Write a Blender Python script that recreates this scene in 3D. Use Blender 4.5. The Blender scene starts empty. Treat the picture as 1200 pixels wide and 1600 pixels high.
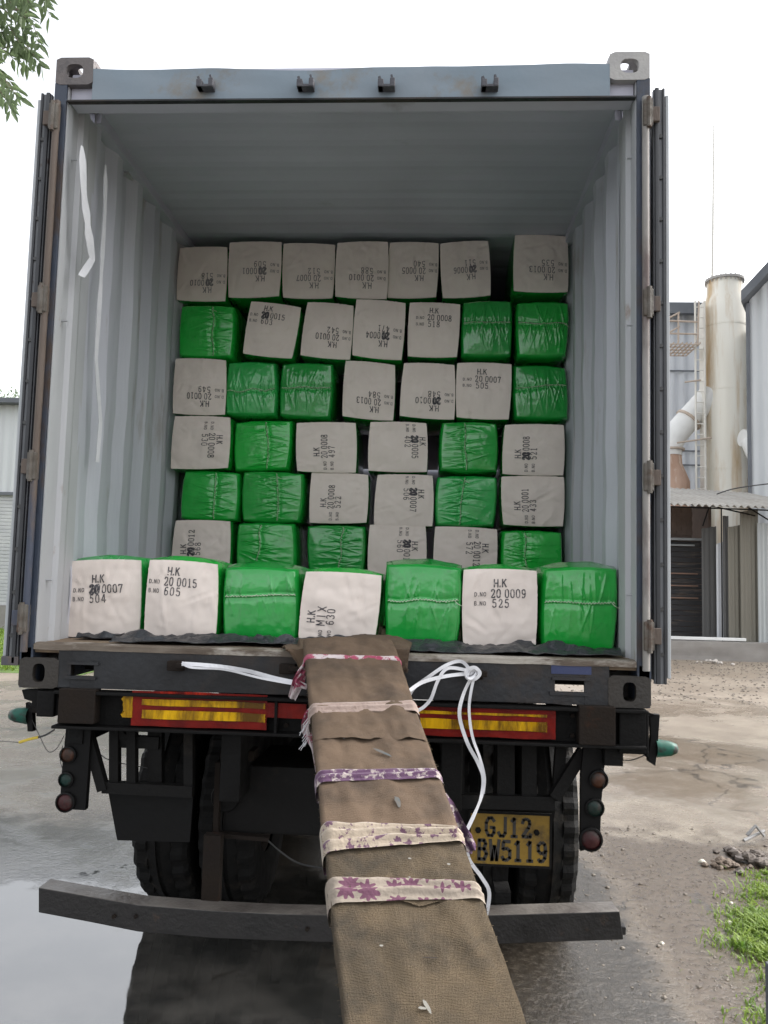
import bpy, bmesh, math, random
from mathutils import Vector, Matrix, noise
random.seed(7)
R = math.radians
S = bpy.context.scene
COL = S.collection
# ------------------------------------------------------------------ camera
CP = Vector((0.374747, -3.167551, 1.651562))
AX = Matrix(((0.99823547, -0.05564934, -0.02071485), (0.05370372, 0.99494058, -0.08490674), (0.02533505, 0.08364446, 0.99617355)))
FPX = 1280.0
cam_d = bpy.data.cameras.new('camera'); cam = bpy.data.objects.new('camera', cam_d); COL.objects.link(cam)
cam_d.sensor_fit = 'VERTICAL'; cam_d.sensor_height = 24; cam_d.lens = FPX/1600*24
cam_d.clip_start = .05; cam_d.clip_end = 2000
rx, fw, up = AX.col[0], AX.col[1], AX.col[2]
mw = Matrix.Identity(4)
for i in range(3):
    mw[i][0] = rx[i]; mw[i][1] = up[i]; mw[i][2] = -fw[i]; mw[i][3] = CP[i]
cam.matrix_world = mw
S.camera = cam
S.render.resolution_x = 768; S.render.resolution_y = 1024
# ------------------------------------------------------------------ world, sun, exposure
SUN_EL, SUN_AZ = 42, 72      # azimuth measured clockwise from +Y
w = bpy.data.worlds.new('World'); S.world = w; w.use_nodes = True
nt = w.node_tree; nt.nodes.clear()
sky = nt.nodes.new('ShaderNodeTexSky'); sky.sky_type = 'NISHITA'; sky.sun_disc = False
sky.sun_elevation = R(SUN_EL); sky.sun_rotation = R(SUN_AZ); sky.dust_density = 4; sky.air_density = 1.0
hs = nt.nodes.new('ShaderNodeHueSaturation'); hs.inputs['Saturation'].default_value = .17
bg = nt.nodes.new('ShaderNodeBackground'); bg.inputs['Strength'].default_value = .15
wo = nt.nodes.new('ShaderNodeOutputWorld')
nt.links.new(sky.outputs[0], hs.inputs['Color']); nt.links.new(hs.outputs[0], bg.inputs[0]); nt.links.new(bg.outputs[0], wo.inputs[0])
sd = bpy.data.lights.new('sun', 'SUN'); sd.energy = .5; sd.angle = R(50); sd.color = (1, .96, .9)
sun = bpy.data.objects.new('sun', sd); COL.objects.link(sun)
sv = Vector((math.sin(R(SUN_AZ))*math.cos(R(SUN_EL)), math.cos(R(SUN_AZ))*math.cos(R(SUN_EL)), math.sin(R(SUN_EL))))
sun.rotation_euler = sv.to_track_quat('Z', 'Y').to_euler(); sun.location = (0, 0, 30)
S.view_settings.view_transform = 'Standard'; S.view_settings.look = 'None'
S.view_settings.gamma = 1; S.view_settings.exposure = 1.72
S.cycles.max_bounces = 10; S.cycles.diffuse_bounces = 6

# ------------------------------------------------------------------ helpers
def ray(px, py): return AX @ Vector(((px-600)/FPX, 1, -(py-800)/FPX))
def at(px, py, Y):
    d = ray(px, py); return CP + d*((Y-CP.y)/d.y)
def atx(px, py, X):
    d = ray(px, py); return CP + d*((X-CP.x)/d.x)
def atz(px, py, Z=0.):
    d = ray(px, py); return CP + d*((Z-CP.z)/d.z)

class MB:
    def __init__(s): s.v = []; s.f = []; s.m = []
    def add(s, v, f, mi=0):
        o = len(s.v); s.v += [Vector(p) for p in v]; s.f += [tuple(i+o for i in q) for q in f]; s.m += [mi]*len(f)
        return s
    def box(s, a, b, bev=0, rot=None, piv=None):
        x0, x1 = sorted((a[0], b[0])); y0, y1 = sorted((a[1], b[1])); z0, z1 = sorted((a[2], b[2]))
        if bev <= 0:
            v = [(x, y, z) for x in (x0, x1) for y in (y0, y1) for z in (z0, z1)]
            f = [(0, 1, 3, 2), (4, 6, 7, 5), (0, 4, 5, 1), (2, 3, 7, 6), (0, 2, 6, 4), (1, 5, 7, 3)]
        else:
            bm = bmesh.new(); bmesh.ops.create_cube(bm, size=1)
            for q in bm.verts: q.co = Vector(((x0+x1)/2+q.co.x*(x1-x0), (y0+y1)/2+q.co.y*(y1-y0), (z0+z1)/2+q.co.z*(z1-z0)))
            bmesh.ops.bevel(bm, geom=bm.edges[:], offset=bev, segments=2, profile=.6, affect='EDGES')
            bm.verts.index_update(); v = [q.co.copy() for q in bm.verts]; f = [[q.index for q in g.verts] for g in bm.faces]; bm.free()
        if rot is not None:
            c = Vector(piv) if piv is not None else Vector(((x0+x1)/2, (y0+y1)/2, (z0+z1)/2))
            v = [c + rot @ (Vector(q)-c) for q in v]
        return s.add(v, f)
    def tube(s, pts, r, n=8, cap=True):
        pts = [Vector(p) for p in pts]; k = len(pts)
        rr = r if isinstance(r, (list, tuple)) else [r]*k
        v = []; f = []; ref = None
        for i, p in enumerate(pts):
            t = (pts[min(i+1, k-1)]-pts[max(i-1, 0)]).normalized()
            if ref is None: ref = Vector((0, 0, 1)) if abs(t.z) < .9 else Vector((1, 0, 0))
            a = t.cross(ref).normalized(); b = t.cross(a).normalized(); ref = -b if False else b.cross(t) if False else ref
            for j in range(n):
                an = 2*math.pi*j/n; v.append(p + (a*math.cos(an)+b*math.sin(an))*rr[i])
        for i in range(k-1):
            for j in range(n):
                f.append((i*n+j, i*n+(j+1) % n, (i+1)*n+(j+1) % n, (i+1)*n+j))
        if cap: f += [tuple(range(n))[::-1], tuple((k-1)*n+j for j in range(n))]
        return s.add(v, f)
    def bar(s, p, q, wd, hd):       # rectangular bar from p to q
        p = Vector(p); q = Vector(q); t = (q-p).normalized(); a = t.cross(Vector((0, 1, 0)))
        if a.length < .1: a = Vector((1, 0, 0))
        a.normalize(); b = t.cross(a).normalized(); v = []
        for c in (p, q):
            for i, j in ((-1, -1), (1, -1), (1, 1), (-1, 1)): v.append(c + a*i*wd/2 + b*j*hd/2)
        return s.add(v, [(0, 1, 2, 3), (7, 6, 5, 4), (0, 4, 5, 1), (1, 5, 6, 2), (2, 6, 7, 3), (3, 7, 4, 0)])
    def lathe(s, prof, c, axis='z', n=32):   # prof: (r, h)
        v = []; f = []; k = len(prof); c = Vector(c)
        for j in range(n):
            an = 2*math.pi*j/n; ca, sa = math.cos(an), math.sin(an)
            for r_, h in prof:
                v.append(c + (Vector((r_*ca, r_*sa, h)) if axis == 'z' else Vector((h, r_*ca, r_*sa)) if axis == 'x' else Vector((r_*ca, h, r_*sa))))
        for j in range(n):
            for i in range(k-1):
                f.append((j*k+i, ((j+1) % n)*k+i, ((j+1) % n)*k+i+1, j*k+i+1))
        return s.add(v, f)
    def grid(s, fn, nu, nv, thick=None):
        v = [fn(i/nu, j/nv) for i in range(nu+1) for j in range(nv+1)]
        f = [(i*(nv+1)+j, (i+1)*(nv+1)+j, (i+1)*(nv+1)+j+1, i*(nv+1)+j+1) for i in range(nu) for j in range(nv)]
        if thick is not None:
            v = [Vector(p) for p in v]; th = Vector(thick); m = len(v)
            f2 = [tuple(reversed([q+m for q in g])) for g in f]
            per = [i*(nv+1) for i in range(nu+1)] + [nu*(nv+1)+j for j in range(1, nv+1)] + [i*(nv+1)+nv for i in range(nu-1, -1, -1)] + [j for j in range(nv-1, 0, -1)]
            f3 = [(per[a], per[(a+1) % len(per)], per[(a+1) % len(per)]+m, per[a]+m) for a in range(len(per))]
            return s.add(v+[p+th for p in v], f+f2+f3)
        return s.add(v, f)
    def ribbon(s, pts, wd, side, th=.0015):
        pts = [Vector(p) for p in pts]; v = []; f = []
        for i, p in enumerate(pts):
            sd_ = side[i] if isinstance(side, list) else side
            sd_ = Vector(sd_).normalized(); ww = wd[i] if isinstance(wd, list) else wd
            t = (pts[min(i+1, len(pts)-1)]-pts[max(i-1, 0)]).normalized(); nn = t.cross(sd_)
            nn = nn.normalized() if nn.length > 1e-5 else Vector((0, -1, 0))
            v += [p-sd_*ww/2-nn*th/2, p+sd_*ww/2-nn*th/2, p+sd_*ww/2+nn*th/2, p-sd_*ww/2+nn*th/2]
        for i in range(len(pts)-1):
            for j in range(4): f.append((i*4+j, i*4+(j+1) % 4, i*4+4+(j+1) % 4, i*4+4+j))
        f += [(3, 2, 1, 0), tuple(len(v)-4+j for j in range(4))]
        return s.add(v, f)

def rootloc(o):
    while o.parent: o = o.parent
    return Vector(o.location)
def obj(name, mb, mat, parent=None, smooth=False, local=False, mats=None):
    me = bpy.data.meshes.new(name)
    off = Vector((0, 0, 0))
    if parent is not None and not local: off = rootloc(parent)
    if parent is None:
        xs = [p.x for p in mb.v]; ys = [p.y for p in mb.v]; zs = [p.z for p in mb.v]
        off = Vector(((min(xs)+max(xs))/2, (min(ys)+max(ys))/2, min(zs)))
    me.from_pydata([tuple(p-off) for p in mb.v], [], mb.f); me.validate()
    bm = bmesh.new(); bm.from_mesh(me); bmesh.ops.recalc_face_normals(bm, faces=bm.faces[:]); bm.to_mesh(me); bm.free()
    for m_ in (mats or [mat]): me.materials.append(m_)
    if mats:
        for p, mi in zip(me.polygons, mb.m): p.material_index = mi
    if smooth:
        for p in me.polygons: p.use_smooth = True
        if smooth != 'all':
            try: me.set_sharp_from_angle(angle=R(40))
            except Exception: pass
    o = bpy.data.objects.new(name, me); COL.objects.link(o)
    if parent is not None: o.parent = parent
    else: o.location = off
    return o
def tag(o, label, cat, group=None):
    o['label'] = label; o['category'] = cat
    if group: o['group'] = group
    return o
def thing(name, label, cat, loc=(0, 0, 0), group=None, rot=None):
    o = bpy.data.objects.new(name, None); COL.objects.link(o); o.location = loc
    o.empty_display_size = .1
    if rot: o.rotation_euler = rot
    return tag(o, label, cat, group)
def struct(name, mb, mat, kind='structure', smooth=False, mats=None):
    o = obj(name, mb, mat, None, smooth, mats=mats); o['kind'] = kind; return o
def fbm(p, oct=4):
    return noise.fractal(Vector(p), 1.0, 2.0, oct)

# ------------------------------------------------------------------ materials
def pm(name, c1, c2=None, scale=6, rough=.6, rough2=None, bump=0, bscale=40, metal=0, c3=None, c3scale=3, c3lim=(.55, .7), stretch=(1, 1, 1), spec=.5, detail=6, coat=0, bdist=.01, sheen=0, coord='Object'):
    m = bpy.data.materials.new(name); m.use_nodes = True; t = m.node_tree; N = t.nodes; L = t.links
    b = N['Principled BSDF']
    tc = N.new('ShaderNodeTexCoord'); mp = N.new('ShaderNodeMapping'); mp.inputs['Scale'].default_value = stretch
    L.new(tc.outputs[coord], mp.inputs[0])
    n1 = N.new('ShaderNodeTexNoise'); n1.inputs['Scale'].default_value = scale; n1.inputs['Detail'].default_value = detail
    L.new(mp.outputs[0], n1.inputs[0])
    rp = N.new('ShaderNodeValToRGB'); rp.color_ramp.elements[0].position = .32; rp.color_ramp.elements[1].position = .68
    rp.color_ramp.elements[0].color = (*c1, 1); rp.color_ramp.elements[1].color = (*(c2 or c1), 1)
    L.new(n1.outputs[0], rp.inputs[0]); colo = rp.outputs[0]
    if c3:
        n2 = N.new('ShaderNodeTexNoise'); n2.inputs['Scale'].default_value = c3scale; n2.inputs['Detail'].default_value = 9; n2.inputs['Roughness'].default_value = .65
        L.new(mp.outputs[0], n2.inputs[0])
        mr = N.new('ShaderNodeMapRange'); mr.inputs[1].default_value = c3lim[0]; mr.inputs[2].default_value = c3lim[1]
        L.new(n2.outputs[0], mr.inputs[0])
        mx = N.new('ShaderNodeMix'); mx.data_type = 'RGBA'; L.new(mr.outputs[0], mx.inputs[0]); L.new(colo, mx.inputs[6]); mx.inputs[7].default_value = (*c3, 1)
        colo = mx.outputs[2]
    L.new(colo, b.inputs['Base Color'])
    if rough2 is not None:
        r2 = N.new('ShaderNodeMapRange'); r2.inputs[3].default_value = rough; r2.inputs[4].default_value = rough2; r2.inputs[1].default_value = .35; r2.inputs[2].default_value = .65
        L.new(n1.outputs[0], r2.inputs[0]); L.new(r2.outputs[0], b.inputs['Roughness'])
    else: b.inputs['Roughness'].default_value = rough
    b.inputs['Metallic'].default_value = metal; b.inputs['Specular IOR Level'].default_value = spec
    b.inputs['Coat Weight'].default_value = coat; b.inputs['Sheen Weight'].default_value = sheen
    if bump:
        n3 = N.new('ShaderNodeTexNoise'); n3.inputs['Scale'].default_value = bscale; n3.inputs['Detail'].default_value = 5
        L.new(mp.outputs[0], n3.inputs[0])
        bp = N.new('ShaderNodeBump'); bp.inputs['Strength'].default_value = bump; bp.inputs['Distance'].default_value = bdist
        L.new(n3.outputs[0], bp.inputs['Height']); L.new(bp.outputs[0], b.inputs['Normal'])
    return m
def weave(name, c1, c2, sc, bump, rough=.9, stain=None, stscale=5, fibre=True, lim=(.5, .72)):
    """coarse cloth: two crossed band patterns plus blotches"""
    m = pm(name, c1, c2, stscale, rough, c3=stain, c3scale=stscale*.7, c3lim=lim, detail=8)
    t = m.node_tree; N = t.nodes; L = t.links; b = N['Principled BSDF']
    tc = N.new('ShaderNodeTexCoord'); hh = None
    for ax in ('X', 'Z', 'Y') if fibre else ('X', 'Z'):
        wv = N.new('ShaderNodeTexWave'); wv.bands_direction = ax; wv.inputs['Scale'].default_value = sc; wv.inputs['Distortion'].default_value = 5; wv.inputs['Detail'].default_value = 3; wv.inputs['Detail Scale'].default_value = 2
        L.new(tc.outputs['Object'], wv.inputs[0])
        if hh is None: hh = wv.outputs[1]
        else:
            ad = N.new('ShaderNodeMath'); ad.operation = 'ADD'; L.new(hh, ad.inputs[0]); L.new(wv.outputs[1], ad.inputs[1]); hh = ad.outputs[0]
    nn = N.new('ShaderNodeTexNoise'); nn.inputs['Scale'].default_value = 38; nn.inputs['Detail'].default_value = 9; nn.inputs['Roughness'].default_value = .75; L.new(tc.outputs['Object'], nn.inputs[0])
    ad = N.new('ShaderNodeMath'); ad.operation = 'ADD'; hm_ = N.new('ShaderNodeMath'); hm_.operation = 'MULTIPLY'; L.new(hh, hm_.inputs[0]); hm_.inputs[1].default_value = .5; nm_ = N.new('ShaderNodeMath'); nm_.operation = 'MULTIPLY'; L.new(nn.outputs[0], nm_.inputs[0]); nm_.inputs[1].default_value = 2.2; L.new(hm_.outputs[0], ad.inputs[0]); L.new(nm_.outputs[0], ad.inputs[1])
    bp = N.new('ShaderNodeBump'); bp.inputs['Strength'].default_value = bump; bp.inputs['Distance'].default_value = .004
    L.new(ad.outputs[0], bp.inputs['Height']); L.new(bp.outputs[0], b.inputs['Normal'])
    return m

GREY_IN = pm('container_inner_paint', (0.4234, 0.4322, 0.4785), (0.5080, 0.5169, 0.5598), 2.2, .5, .75, .2, 22, c3=(0.2795, 0.2458, 0.2167), c3scale=3.2, c3lim=(.58, .74), stretch=(1, 2.2, .35))
GREY_ROOF = pm('container_roof_paint', (0.4048, 0.4018, 0.4661), (0.4738, 0.4722, 0.5429), 1.6, .6, .8, .1, 20, c3=(0.2172, 0.2009, 0.1974), c3scale=2, c3lim=(.64, .8))
GREY_POST = pm('inner_post_paint', (0.3830, 0.3898, 0.4040), (0.4316, 0.4382, 0.4516), 5, .5, .7, .1, 50, c3=(0.2263, 0.1645, 0.1159), c3scale=6, c3lim=(.64, .74), stretch=(1, 1, .5))
BLUE_RUST = pm('blue_frame_paint', (.028, .038, .060), (.042, .053, .074), 5, .45, .7, .25, 60, c3=(.05, .032, .022), c3scale=5, c3lim=(.48, .62), stretch=(1, 1, .5))
HEADER = pm('faded_blue_header_paint', (0.1602, 0.2087, 0.2485), (0.1942, 0.2336, 0.2683), 4, .5, .7, .1, 40, c3=(0.1748, 0.1640, 0.1441), c3scale=3.2, c3lim=(.55, .66), stretch=(1, 1, 1))
SILL = pm('dark_sill_paint', (0.0126, 0.0140, 0.0175), (0.0077, 0.0077, 0.0084), 5, .45, .7, .25, 50, c3=(0.0224, 0.0154, 0.0119), c3scale=4, c3lim=(.5, .62))
SILL_BLUE = pm('sill_touch_up_blue_paint', (.02, .03, .09), (.03, .04, .10), 8, .5, .6, .1, 50)
LIP = pm('worn_threshold_steel', (.16, .13, .10), (.075, .055, .04), 12, .6, .8, .4, 60, c3=(.34, .31, .27), c3scale=9, c3lim=(.5, .6), stretch=(.4, 1, 1))
CAST_D = pm('dark_casting_steel', (0.0238, 0.0204, 0.0170), (0.0340, 0.0289, 0.0238), 9, .6, .8, .35, 70, c3=(0.0510, 0.0382, 0.0255), c3scale=12, c3lim=(.6, .75))
CAST_M = pm('brown_casting_steel', (0.1080, 0.0978, 0.0968), (0.1440, 0.1275, 0.1232), 9, .6, .8, .3, 70, c3=(0.0720, 0.0680, 0.0704), c3scale=8, c3lim=(.6, .7))
CAST_L = pm('pale_casting_paint', (0.315, 0.307, 0.300), (0.375, 0.367, 0.352), 9, .6, .8, .25, 70, c3=(0.225, 0.195, 0.165), c3scale=8, c3lim=(.6, .7))
RUST_ROD = pm('rusty_hinge_steel', (0.0850, 0.0612, 0.0467), (0.1275, 0.1020, 0.0850), 10, .6, .85, .3, 90, c3=(0.0510, 0.0595, 0.0850), c3scale=4, c3lim=(.52, .62), stretch=(1, 1, .35))
PALE_ROD = pm('pale_hinge_steel', (0.2244, 0.2108, 0.1904), (0.2720, 0.2584, 0.2448), 10, .55, .8, .2, 90, c3=(0.1156, 0.0884, 0.0816), c3scale=4, c3lim=(.5, .62), stretch=(1, 1, .3))
HINGE = pm('hinge_knuckle_steel', (0.1183, 0.1069, 0.0910), (0.0774, 0.0637, 0.0501), 25, .6, .8, .3, 90, c3=(0.0637, 0.0319, 0.0182), c3scale=20, c3lim=(.55, .65))
RUBBER = pm('door_gasket_rubber', (.03, .032, .036), (.05, .052, .056), 12, .55, .75, .1, 60)
STUD = pm('rivet_steel', (.03, .03, .03), (.05, .05, .05), 12, .5); STRIPM = pm('gasket_backing_strip', (.13, .135, .145), (.19, .195, .205), 6, .5, .7, c3=(.08, .06, .05), c3scale=8, c3lim=(.6, .7))
DOOR = pm('door_edge_paint', (.36, .38, .40), (.44, .46, .47), 6, .5, .7, .1, 40, c3=(.20, .15, .12), c3scale=6, c3lim=(.62, .75))
FLOOR = pm('container_plywood', (.16, .11, .07), (.24, .18, .12), 7, .7, .9, .2, 60, stretch=(4, .4, 1))
BLACK = pm('grimy_black_chassis_paint', (0.0029, 0.0027, 0.0027), (0.0047, 0.0043, 0.0040), 8, .55, .8, .3, 60, c3=(0.0144, 0.0101, 0.0072), c3scale=6, c3lim=(.62, .75), spec=.18)
DGREY = pm('dusty_dark_grey_steel', (0.0055, 0.0053, 0.0051), (0.0080, 0.0074, 0.0070), 5, .6, .8, .25, 60, c3=(0.0233, 0.0190, 0.0148), c3scale=4, c3lim=(.6, .75), spec=.18)
BROWNST = pm('brown_bracket_steel', (0.0108, 0.0077, 0.0062), (0.0162, 0.0116, 0.0085), 8, .7, .85, .3, 70, c3=(0.0289, 0.0131, 0.0077), c3scale=10, c3lim=(.6, .7), spec=.18)
BUMP_TOP = pm('wet_bumper_steel', (0.0088, 0.0078, 0.0073), (0.0137, 0.0118, 0.0113), 10, .35, .6, .3, 60, c3=(0.0441, 0.0269, 0.0171), c3scale=9, c3lim=(.62, .72))
TYRE = pm('muddy_tyre_rubber', (0.0058, 0.0058, 0.0058), (0.0095, 0.0089, 0.0084), 14, .7, .9, .3, 80, c3=(0.0315, 0.0263, 0.0210), c3scale=8, c3lim=(.55, .75), spec=.18)
RIM = pm('dusty_wheel_rim', (.08, .07, .06), (.12, .1, .09), 9, .6, .8, .2)
FLAP = pm('mud_flap_rubber', (0.0034, 0.0034, 0.0034), (0.0055, 0.0050, 0.0050), 5, .5, .7, .15, 30, spec=.18)
RUBTEXT = None
TARP = pm('black_plastic_sheet', (.022, .025, .029), (.036, .039, .044), 9, .28, .45, .6, 25, bdist=.02)
STRAP = pm('white_plastic_strap', (0.5814, 0.5814, 0.6051), (0.6460, 0.6460, 0.6621), 30, .4, .55, .1, 120)
CLOTH = weave('bale_canvas_cloth', (0.7096, 0.6260, 0.5645), (0.7783, 0.6922, 0.6308), 240, .16, .95, (0.5525, 0.4640, 0.3919), 5, fibre=False, lim=(.55, .8))
INK = pm('stencil_ink', (0.0300, 0.0280, 0.0350), (0.1000, 0.0950, 0.1000), 60, .8, c3=(0.4200, 0.3800, 0.3500), c3scale=85, c3lim=(.54, .64))
INK2 = pm('faded_stencil_ink', (.12, .11, .12), (.30, .28, .27), 90, .85, detail=10)
THREAD = pm('seam_twine', (.34, .50, .30), (.55, .62, .48), 60, .7)
BURLAP = weave('burlap_wrapping', (0.1021, 0.0673, 0.0415), (0.1348, 0.0901, 0.0574), 120, .5, .95, (0.0617, 0.0418, 0.0273), 7, lim=(.46, .66))
BURLAP_D = weave('muddy_burlap_wrapping', (0.1095, 0.0799, 0.0466), (0.1528, 0.1081, 0.0611), 110, 1.0, .95, (0.0581, 0.0443, 0.0280), 9, lim=(.44, .64))
WOOD = pm('ramp_board_wood', (.16, .11, .07), (.22, .15, .09), 6, .8, .9, .2, 40)
AMBERP = pm('yellow_reflector_film', (.42, .22, .0), (.70, .40, .0), 12, .25, .4, .3, 50, spec=.25, c3=(.10, .045, .001), c3scale=7, c3lim=(.44, .60), stretch=(1.6, 1, .4), coat=0, detail=3)
REDP = pm('red_reflector_film', (0.1120, 0.0070, 0.0056), (0.1960, 0.0112, 0.0070), 14, .28, .4, .2, 50, c3=(0.0840, 0.0056, 0.0056), c3scale=5, c3lim=(.5, .65), coat=.05)
REDP2 = pm('bright_red_film', (.5, .03, .012), (.16, .010, .006), 16, .2, .4, .2, 50, stretch=(1.5, 1, .3), c3=(.08, .006, .005), c3scale=9, c3lim=(.45, .6), coat=.15)
PLATE = pm('dirty_yellow_plate_paint', (0.2040, 0.1160, 0.0104), (0.2448, 0.1496, 0.0136), 10, .5, .7, .2, 60, c3=(0.0888, 0.0544, 0.0136), c3scale=8, c3lim=(.5, .66))
for m_ in (REDP, REDP2):
    m_.node_tree.nodes['Principled BSDF'].inputs['Specular IOR Level'].default_value = .15; m_.node_tree.nodes['Principled BSDF'].inputs['Coat Weight'].default_value = 0
PLATEINK = pm('number_plate_black', (.02, .018, .015), (.04, .035, .03), 40, .6)

def lens_mat(name, c):
    m = pm(name, c, tuple(x*.6 for x in c), 20, .4, .65, .1, 60, coat=.05, spec=.3, c3=(.02, .017, .014), c3scale=22, c3lim=(.45, .62)); return m
GREENL = lens_mat('green_lamp_lens', (.010, .11, .075)); REDL = lens_mat('red_lamp_lens', (.055, .014, .015)); ORANGEL = lens_mat('orange_lamp_lens', (.07, .028, .015)); DGREENL = lens_mat('dull_green_lamp_lens', (.008, .030, .024))

def green_mat(name, c1, c2, r):
    m = pm(name, c1, c2, 5, r*.8, r+.06, .35, 26, c3=tuple(x*.72 for x in c1), c3scale=6, c3lim=(.5, .7), coat=.6, spec=.6, bdist=.004)
    m.node_tree.nodes['Principled BSDF'].inputs['Coat Roughness'].default_value = .12
    return m
GREENS = [green_mat(nm_, tuple(x*k_ for x in (.011*h_, .355, .042*h_)), tuple(x*k_ for x in (.018*h_, .42, .055*h_)), r_) for nm_, k_, h_, r_ in (('green_bale_wrap', 1, 1, .24), ('deep_green_bale_wrap', .80, 1.2, .19), ('bright_green_bale_wrap', 1.12, .9, .27), ('dusty_green_bale_wrap', 1.0, 1.5, .30), ('glossy_green_bale_wrap', .9, 1, .16))]

# ------------------------------------------------------------------ ground
def ground_material():
    m = bpy.data.materials.new('wet_concrete_yard'); m.use_nodes = True; t = m.node_tree; N = t.nodes; L = t.links; b = N['Principled BSDF']
    tc = N.new('ShaderNodeTexCoord'); P = N.new('ShaderNodeSeparateXYZ'); geo = N.new('ShaderNodeNewGeometry')
    L.new(geo.outputs['Position'], P.inputs[0]); pos = geo.outputs['Position']
    def nz(sc, det=6, ro=.6, dis=0):
        n = N.new('ShaderNodeTexNoise'); n.inputs['Scale'].default_value = sc; n.inputs['Detail'].default_value = det; n.inputs['Roughness'].default_value = ro; n.inputs['Distortion'].default_value = dis
        L.new(pos, n.inputs[0]); return n.outputs[0]
    def mr(i, a, b_, c=0, d=1):
        q = N.new('ShaderNodeMapRange'); q.inputs[1].default_value = a; q.inputs[2].default_value = b_; q.inputs[3].default_value = c; q.inputs[4].default_value = d
        q.interpolation_type = 'SMOOTHSTEP'; L.new(i, q.inputs[0]); return q.outputs[0]
    def ma(op, a, b_):
        q = N.new('ShaderNodeMath'); q.operation = op; q.use_clamp = False
        for i, x in enumerate((a, b_)):
            if isinstance(x, (int, float)): q.inputs[i].default_value = x
            else: L.new(x, q.inputs[i])
        return q.outputs[0]
    def mix(f, a, b_):
        q = N.new('ShaderNodeMix'); q.data_type = 'RGBA'; L.new(f, q.inputs[0])
        for i, x in ((6, a), (7, b_)):
            if isinstance(x, tuple): q.inputs[i].default_value = (*x, 1)
            else: L.new(x, q.inputs[i])
        return q.outputs[2]
    X, Y = P.outputs[0], P.outputs[1]
    big = nz(.55, 5, .55, .6); mid = nz(2.2, 7, .65); fine = nz(26, 6, .7); grit = nz(110, 3, .7)
    # puddle: a pool to the left of and under the truck's rear, ragged with noise
    lefty = mr(ma('ADD', ma('ADD', X, ma('MULTIPLY', ma('SUBTRACT', fine, .5), .5)), ma('MULTIPLY', ma('SUBTRACT', mid, .5), 1.1)), .15, .5, 1, 0)
    neary = mr(ma('ADD', ma('ADD', Y, ma('MULTIPLY', ma('SUBTRACT', fine, .5), 1.0)), ma('MULTIPLY', ma('SUBTRACT', mid, .5), 3.0)), 1.2, 1.8, 1, 0)
    pool = ma('MULTIPLY', lefty, neary)
    left = mr(X, .2, -1.2, 0, 1)
    patches = ma('MULTIPLY', mr(ma('ADD', big, ma('MULTIPLY', ma('SUBTRACT', mid, .5), .5)), .44, .56), mr(Y, 12, 6, .35, 1)); patches = ma('MULTIPLY', patches, ma('MAXIMUM', left, mr(Y, 1.9, 3.0)))
    pud = ma('MAXIMUM', pool, ma('MULTIPLY', patches, ma('ADD', ma('MULTIPLY', left, .25), .72)))
    # dry base colours
    conc = mix(mr(mid, .38, .64), (0.176, 0.143, 0.109), (0.260, 0.221, 0.169))
    conc = mix(mr(big, .45, .62), conc, (0.212, 0.165, 0.119))
    conc = mix(ma('MULTIPLY', mr(fine, .5, .75), .5), conc, (0.133, 0.108, 0.081))
    far = mr(Y, 5.5, 9.5)
    conc = mix(ma('MULTIPLY', far, mr(fine, .3, .7)), conc, (0.283, 0.227, 0.174))
    # wet dark asphalt strip on the right near the truck, mud beyond
    strip = ma('MULTIPLY', mr(ma('ADD', X, ma('MULTIPLY', ma('SUBTRACT', mid, .5), .7)), 1.55, 1.3, 0, 1), mr(ma('ADD', Y, ma('MULTIPLY', ma('SUBTRACT', mid, .5), 1.2)), 2.6, 2.1, 0, 1))
    asph = mix(mr(fine, .35, .65), (0.024, 0.020, 0.015), (0.053, 0.044, 0.034))
    col = mix(strip, conc, asph)
    mud = ma('MULTIPLY', mr(ma('ADD', X, ma('MULTIPLY', ma('SUBTRACT', mid, .5), .9)), 1.3, 1.6), mr(ma('ADD', Y, ma('MULTIPLY', ma('SUBTRACT', mid, .5), 1.5)), 2.9, 2.4, 0, 1))
    mudc = mix(mr(fine, .3, .7), (0.042, 0.027, 0.016), (0.098, 0.070, 0.044))
    col = mix(mud, col, mudc)
    under = mr(Y, 1.0, 2.0)
    wet = mix(ma('MAXIMUM', pool, ma('MULTIPLY', pud, .35)), col, mix(mr(mid, .4, .65), (.030, .030, .028), (.085, .08, .072)))
    wet = mix(ma('MULTIPLY', pool, mr(fine, .69, .74)), wet, (.02, .017, .014))
    crk = N.new('ShaderNodeTexVoronoi'); crk.feature = 'DISTANCE_TO_EDGE'; crk.inputs['Scale'].default_value = .55
    wv = N.new('ShaderNodeVectorMath'); wv.operation = 'ADD'; nc_ = N.new('ShaderNodeTexNoise'); nc_.inputs['Scale'].default_value = 1.6; nc_.inputs['Detail'].default_value = 6; L.new(pos, nc_.inputs[0]); L.new(pos, wv.inputs[0]); L.new(nc_.outputs[1], wv.inputs[1]); L.new(wv.outputs[0], crk.inputs[0])
    wet = mix(ma('MULTIPLY', mr(crk.outputs['Distance'], .010, .002), ma('MULTIPLY', mr(big, .42, .55), .8)), wet, (.03, .026, .022))
    # oil darkened ground beneath the chassis
    L.new(wet, b.inputs['Base Color'])
    ro = ma('ADD', .16, ma('MULTIPLY', fine, .26)); ro = ma('SUBTRACT', ro, ma('MULTIPLY', strip, .12))
    ro = ma('ADD', ro, ma('MULTIPLY', far, .2))
    q = N.new('ShaderNodeMix'); q.data_type = 'FLOAT'; L.new(pud, q.inputs[0]); L.new(ro, q.inputs[2]); L.new(ma('ADD', .03, ma('MULTIPLY', mr(mid, .45, .7), .07)), q.inputs[3])
    L.new(q.outputs[0], b.inputs['Roughness'])
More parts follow.
